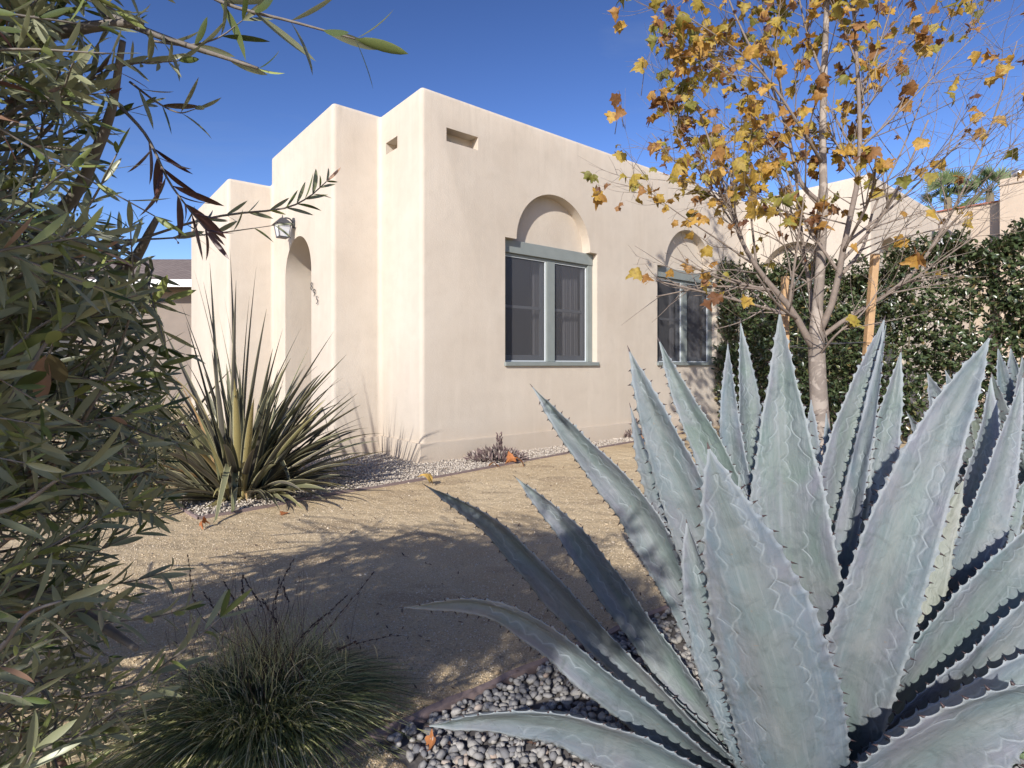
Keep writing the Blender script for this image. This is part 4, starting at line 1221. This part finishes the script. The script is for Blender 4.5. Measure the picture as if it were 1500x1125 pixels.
AL([(1235, 1140, 1.62), (1275, 1030, 1.62), (1320, 920, 1.64), (1365, 800, 1.68), (1413, 700, 1.72)], 0.078, 20, rnd=.4, old=.5, prof=PT)
AL([(1245, 1130, 1.75), (1310, 980, 1.85), (1370, 850, 1.95), (1420, 740, 2.0), (1445, 640, 2.05), (1452, 545, 2.1)], 0.078, 30, rnd=.6, prof=PT)
AL([(1250, 1140, 1.65), (1320, 1000, 1.72), (1400, 860, 1.8), (1450, 740, 1.85), (1478, 640, 1.88), (1500, 545, 1.9)], 0.070, 25, rnd=.3, prof=PT)
AL([(1240, 1170, 1.5), (1330, 1030, 1.52), (1410, 920, 1.55), (1490, 820, 1.6), (1560, 730, 1.62)], 0.092, 35, rnd=.5, prof=PT)
AL([(1240, 1180, 1.42), (1330, 1080, 1.42), (1420, 1000, 1.44), (1510, 905, 1.46), (1590, 820, 1.5)], 0.078, 40, rnd=.2, prof=PT)
AL([(1230, 1215, 1.30), (1320, 1135, 1.2), (1420, 1065, 1.12), (1530, 1020, 1.08), (1640, 1010, 1.06)], 0.095, 40, rnd=.05, prof=PT, tooth=1.5)
AL([(1180, 1230, 1.35), (1160, 1080, 1.22), (1125, 940, 1.16), (1085, 810, 1.14), (1058, 730, 1.14), (1036, 648, 1.15)], 0.118, 2, rnd=.0, prof=[(0, .8), (.25, .96), (.45, 1), (.62, .9), (.76, .66), (.87, .40), (.94, .2), (.965, .09), (.985, .03), (1, .008)], gut=-.30)
AL([(1150, 1190, 1.45), (1105, 1070, 1.45), (1060, 960, 1.50), (1025, 850, 1.56), (1005, 760, 1.6)], .08, -30, rnd=.15, prof=PT)
AL([(1235, 1180, 1.48), (1300, 1060, 1.60), (1370, 960, 1.68), (1440, 870, 1.74), (1500, 800, 1.78)], .085, 15, rnd=.7, prof=PT)
AL([(1235, 1200, 1.38), (1330, 1110, 1.36), (1420, 1055, 1.36), (1500, 990, 1.36), (1580, 930, 1.38)], .07, 20, rnd=.1, prof=PT)
AL([(1150, 1150, 1.62), (1110, 1000, 1.7), (1070, 880, 1.8), (1035, 790, 1.9), (1003, 700, 1.96)], .07, -15, rnd=.6, prof=PT)
AL([(1200, 1120, 1.75), (1150, 960, 1.8), (1120, 850, 1.88), (1095, 760, 1.95), (1082, 690, 2.0)], .07, -10, rnd=.9, prof=PT)
AL([(1215, 1120, 1.72), (1238, 980, 1.76), (1262, 860, 1.82), (1290, 760, 1.88), (1305, 690, 1.92)], .075, 10, rnd=.85, prof=PT)
AL([(1225, 1120, 1.85), (1280, 960, 1.95), (1320, 840, 2.05), (1352, 740, 2.1), (1375, 640, 2.15)], .07, 20, rnd=.45, prof=PT)
AL([(1240, 1130, 1.72), (1330, 980, 1.8), (1400, 880, 1.86), (1460, 790, 1.9), (1510, 690, 1.95)], .075, 30, rnd=.75, prof=PT)
AL([(1240, 1160, 1.58), (1330, 1050, 1.6), (1400, 970, 1.62), (1470, 900, 1.65), (1560, 800, 1.7)], .065, 45, rnd=.3, prof=PT)
AL([(1110, 1170, 1.6), (1040, 1090, 1.64), (960, 1010, 1.7), (890, 950, 1.76), (840, 920, 1.8)], .045, -40, rnd=.1, prof=PT)
# central bud cone
AL([(1190, 1130, 1.66), (1205, 960, 1.68), (1215, 860, 1.70), (1228, 760, 1.72)], .05, 0, rnd=.2, prof=PT)
# base fan of short stubs hidden under the big leaves
AL([(1160, 1190, 1.5), (1080, 1120, 1.62), (1010, 1030, 1.75), (960, 960, 1.85), (905, 900, 1.9)], .07, -30, rnd=.5, prof=PT)

# second, farther agave
random.seed(44)
a2 = Vector((2.55, 2.75, 0))
aroot2 = empty('agave', a2); tag(aroot2, 'grey green agave further back at the right edge, partly yellowed', 'agave')
def AL2(pxs, W, psi, **kw):
    global aroot
    sv = aroot; aroot = aroot2
    try: return AL(pxs, W, psi, **kw)
    finally: aroot = sv
for (tx, ty, td, mx, my, w_, ps, rn, od) in (
    (1357, 543, 2.75, 1400, 680, .10, 0, .6, 0), (1384, 540, 2.9, 1420, 680, .09, 20, .2, 0), (1404, 557, 2.6, 1440, 700, .085, -20, .8, .1), (1420, 592, 2.4, 1455, 720, .08, 10, .95, .3),
    (1453, 545, 2.5, 1468, 680, .10, 0, .8, .1), (1461, 505, 2.7, 1495, 640, .07, 10, .1, 0), (1480, 505, 2.8, 1505, 640, .08, -20, .15, 0), (1497, 520, 2.6, 1520, 660, .09, 10, .4, 0),
    (1535, 470, 2.7, 1535, 640, .10, 0, .4, 0), (1590, 500, 2.7, 1560, 660, .10, 0, .4, 0), (1640, 560, 2.6, 1580, 680, .10, 10, .4, 0), (1326, 600, 2.6, 1400, 730, .07, -20, .3, 0), (1336, 640, 2.3, 1420, 760, .07, -20, .9, .2), (1560, 620, 2.2, 1540, 740, .09, 0, .5, 0)):
    b0 = Vector((a2.x + random.uniform(-.1, .1), a2.y + random.uniform(-.1, .1), .02))
    tip = P(tx, ty, td); mid = P(mx, my, (td + 2.75) / 2)
    mid = b0.lerp(tip, .5).lerp(mid, .5)
    f = (Vector((0, 0, EYE)) - mid).normalized(); f = Matrix.Rotation(R(ps), 3, (tip - b0).normalized()) @ f
    agave_leaf(aroot2, [b0, mid, tip], w_, f, rnd=rn, old=od, nS=110, prof=PT)

# ------------------------------------------------------------------ small things on the ground
def dead_plant(loc, s, n, label, seed):
    random.seed(seed)
    root = Buf()
    for i in range(n):
        az = random.uniform(0, 6.28); el = random.uniform(.1, 1.4); rr = random.random() ** .5 * .22 * s
        p = Vector(loc) + Vector((math.cos(az) * rr, math.sin(az) * rr * .8, random.random() * .10 * s * (1 - rr / (.26 * s))))
        D = Vector((math.cos(az) * math.cos(el), math.sin(az) * math.cos(el), math.sin(el))) + rv(.4)
        D.normalize(); L = random.uniform(.03, .075) * s
        oval_leaf(root, p, D, rv(), L, L * random.uniform(.16, .34), random.random(), fold=.5, curl=random.uniform(-.3, .3), n=3)
        if i % 4 == 0: tube(root, [Vector(loc) + rv(.03) * s + Vector((0, 0, .02)), p + D * L * .6], .0035 * s, .002 * s, 4, random.random() * .4)
    for i in range(70):
        az = random.uniform(0, 6.28); p = Vector(loc) + Vector((.02 + .014 * math.cos(az), .014 * math.sin(az), random.uniform(.08, .21))) * s
        oval_leaf(root, p, Vector((math.cos(az) * .5, math.sin(az) * .5, 1)) + rv(.3), rv(), .03 * s, .012 * s, random.random() * .6, fold=.4, n=3)
    tube(root, [Vector(loc) + Vector((.02, 0, .05)) * s, Vector(loc) + Vector((.022, 0, .2)) * s], .012 * s, .008 * s, 7, .3)
    o = root.build('dried_plant', DEAD); tag(o, label, 'dead plant'); return o
dead_plant(G(728, 674), 1.45, 1100, 'dried brown tuft of dead plant at the base of the wall', 1)
dead_plant(G(928, 641), 1.3, 450, 'smaller dried tuft by the wall, half hidden by agave leaf', 2)
random.seed(5)
def litter(px, py, s, r, label, z=.012, up=None, T=None, dd=None):
    p = G(px, py) if dd is None else P(px, py, dd)
    if dd is None: p.z = z
    b = Buf(); plane_leaf(b, p, T or Vector((random.uniform(-1, 1), random.uniform(-1, 1), .25)), up or Vector((random.uniform(-.4, .4), random.uniform(-.6, 0), 1)), s, r)
    lo = min(v.z for v in b.v)
    if dd is None:
        for v in b.v: v.z += .004 - lo
    o = b.build('fallen_leaf', DRYLEAF); tag(o, label, 'fallen leaf', 'fallen leaves'); return o
litter(622, 716, .13, 1.0, 'yellow curled fallen leaf on the path below the wall corner', up=Vector((.2, -1, .6)))
litter(765, 682, .12, .3, 'orange brown fallen leaf on the path edge right of the dried tuft', up=Vector((.1, -1, .8)))
litter(750, 680, .11, .1, 'rust coloured curled leaf leaning on the dried tuft', up=Vector((-.2, -1, .5)))
litter(722, 684, .11, .5, 'orange fallen leaf on the edging left of the dried tuft')
litter(938, 646, .15, .2, 'orange fallen leaf below the smaller dried tuft')
litter(418, 752, .06, .0, 'small brown fallen leaf on the path near the left edging')
litter(292, 774, .06, .0, 'small brown fallen leaf on the path by the edging corner')
litter(992, 888, .07, .4, 'orange fallen leaf on the path seen between the agave leaves')
litter(620, 1100, .06, .1, 'reddish fallen leaf on the grey pebbles beside the sedge')
litter(300, 705, .18, .2, 'russet fallen leaf at the foot of the flax clump')
# narrow dry leaf wedged in the agave
b = Buf(); a = P(1191, 955, 1.50); oval_leaf(b, a, P(1195, 1000, 1.51) - a, Vector((.1, -1, .1)), .085, .022, .8, fold=.3, curl=.05, n=6)
o = b.build('fallen_leaf', DRYLEAF); tag(o, 'narrow orange dry leaf wedged between the central agave leaves', 'fallen leaf', 'fallen leaves')
lb = Buf(); random.seed(77)
for i in range(420):
    y = 1.3 + 5.5 * random.random() ** 1.3; x = random.uniform(-.7, .45) * y
    if (Vector((x, y, 0)) - C).dot(dL) > -.1 and (Vector((x, y, 0)) - C).dot(dR) > -.7: continue
    p = Vector((x, y, .006 + (.02 if inpoly(x, y, bed) or inpoly(x, y, strip) else 0)))
    oval_leaf(lb, p, Vector((random.uniform(-1, 1), random.uniform(-1, 1), random.uniform(0, .3))), Vector((rv().x * .5, rv().y * .5, 1)), random.uniform(.01, .045), random.uniform(.004, .011), random.random(), n=3, curl=random.uniform(-.3, .3))
o = lb.build('leaf_litter', STALK); tag(o, 'scattered dry brown leaf scraps over the tan path', 'litter', kind='stuff')
# little succulents at the bottom right corner
def succulent(p, s, n, label):
    b = Buf()
    for i in range(n):
        az = i * 2.399; el = .2 + 1.2 * i / n
        T = Vector((math.cos(az) * math.cos(el), math.sin(az) * math.cos(el), math.sin(el)))
        oval_leaf(b, p + Vector((0, 0, .005)), T, Vector((0, 0, 1)), s * random.uniform(.8, 1.1), s * .42, random.random(), fold=.4, curl=-.1, n=5)
    o = b.build('succulent', SUCC); tag(o, label, 'succulent', 'succulents under the agave')
succulent(G(1500, 1120), .075, 14, 'small green succulent rosette at the bottom right corner')
succulent(G(1462, 1135), .06, 12, 'small green succulent rosette left of the corner one')
succulent(G(1545, 1085), .07, 12, 'small green succulent rosette just outside the right edge')

# ------------------------------------------------------------------ background trees
def far_tree(loc, h, rad, n, label, seed):
    random.seed(seed)
    root = empty('leafy_tree', loc); tag(root, label, 'tree')
    t = Buf(); L0 = Vector(loc)
    tube(t, catmull([L0, L0 + Vector((.1, 0, h * .35)), L0 + Vector((-.1, .1, h * .75))], 8), .22, .06, 8)
    for i in range(14):
        a = L0 + Vector((0, 0, h * random.uniform(.3, .7))); q = rv(); e = L0 + Vector((q.x * rad, q.y * rad, h * .7 + q.z * rad * .7))
        tube(t, catmull([a, a.lerp(e, .5) + rv(.3), e], 6), .05, .015, 5)
    t.build('trunk', BARK_H, root)
    c = Buf(); cl = []
    for i in range(60):
        q = rv()
        if q.length > 1: continue
        cl.append(L0 + Vector((q.x * rad, q.y * rad, h * .7 + q.z * h * .32)))
    for i in range(n):
        k_ = random.choice(cl); p = k_ + Vector((random.gauss(0, .3), random.gauss(0, .3), random.gauss(0, .25))) * rad * .55
        oval_leaf(c, p, rv(), rv(), random.uniform(.10, .18), .07, random.random(), n=3)
    c.build('crown', FARLEAF, root)
far_tree((-17.5, 21, 0), 7.0, 2.2, 5000, 'pale green leafy tree behind the shingled house', 9)
far_tree((-24, 24, 0), 8.5, 3.0, 5000, 'leafy tree far left behind the olive foliage', 10)
def palm(loc, label, seed):
    random.seed(seed)
    root = empty('fan_palm', loc); tag(root, label, 'palm tree')
    t = Buf(); L0 = Vector(loc); h = loc[2]; base = Vector((loc[0], loc[1], 0)); root.location = base
    tube(t, catmull([base, base.lerp(L0, .5) + Vector((.2, 0, 0)), L0], 10), .3, .2, 8); t.build('trunk', BARK_H, root)
    c = Buf()
    for i in range(26):
        D = (rv() + Vector((0, 0, .45))).normalized(); st = L0 + D * random.uniform(.8, 1.2)
        tube(c, [L0, st], .03, .02, 4, .3)
        T, S, N = frame(D, rv())
        for j in range(15):
            a = -1.3 + 2.6 * j / 14; dd = T * math.cos(a) + S * math.sin(a) - Vector((0, 0, .15))
            oval_leaf(c, st, dd, N, random.uniform(.7, .95), .09, random.random(), n=3, curl=.2)
    c.build('crown', FARLEAF, root)
palm(tuple(P(1388, 290, 34)), 'fan palm top showing just above the beige wall, left one', 11)
palm(tuple(P(1450, 284, 34)), 'fan palm top beside the tall beige block, right one', 12)

# ------------------------------------------------------------------ light
EL = 27.5
hz = Vector((.33, .944, 0)).normalized()
sd = Vector((hz.x * math.cos(R(EL)), hz.y * math.cos(R(EL)), -math.sin(R(EL))))
sl = bpy.data.lights.new('sun', 'SUN'); sl.energy = 4.7; sl.angle = R(.55); sl.color = (1, .95, .885)
so = bpy.data.objects.new('sun', sl); COL.objects.link(so); so.rotation_euler = sd.to_track_quat('-Z', 'Y').to_euler(); so.location = (-5, -10, 8)
w = bpy.data.worlds.new('World'); scene.world = w; w.use_nodes = True
nt = w.node_tree; bg = nt.nodes['Background']
sky = nt.nodes.new('ShaderNodeTexSky'); sky.sky_type = 'NISHITA'; sky.sun_disc = False
sky.sun_elevation = R(EL); sky.sun_rotation = math.atan2(-hz.x, -hz.y) % (2 * math.pi)
sky.air_density = 1.0; sky.dust_density = .3; sky.ozone_density = 4.0; sky.altitude = 50
nt.links.new(sky.outputs[0], bg.inputs['Color']); bg.inputs['Strength'].default_value = .075
# thin wisps of cloud in the sky
tc = nt.nodes.new('ShaderNodeTexCoord')
cn = noise_n(nt, mapping(nt, tc.outputs['Generated'], (1.0, 1.0, 3.0)), 2.6, 6, .6, .6)
cm = ramp(nt, cn, [(.56, 0.0), (.80, .16)])
gm = nt.nodes.new('ShaderNodeGamma'); gm.inputs['Gamma'].default_value = 1.6; nt.links.new(sky.outputs[0], gm.inputs['Color'])
gd = mixc(nt, 1.0, gm.outputs[0], (.86, .68, .66), 'MULTIPLY')
cc = mixc(nt, cm, gd, (4.2, 4.8, 5.6)); nt.links.new(cc, bg.inputs['Color'])

scene.view_settings.view_transform = 'Standard'; scene.view_settings.look = 'None'
scene.view_settings.gamma = 1; scene.view_settings.exposure = .42
scene.render.engine = 'CYCLES'
scene.cycles.max_bounces = 8; scene.cycles.transparent_max_bounces = 12
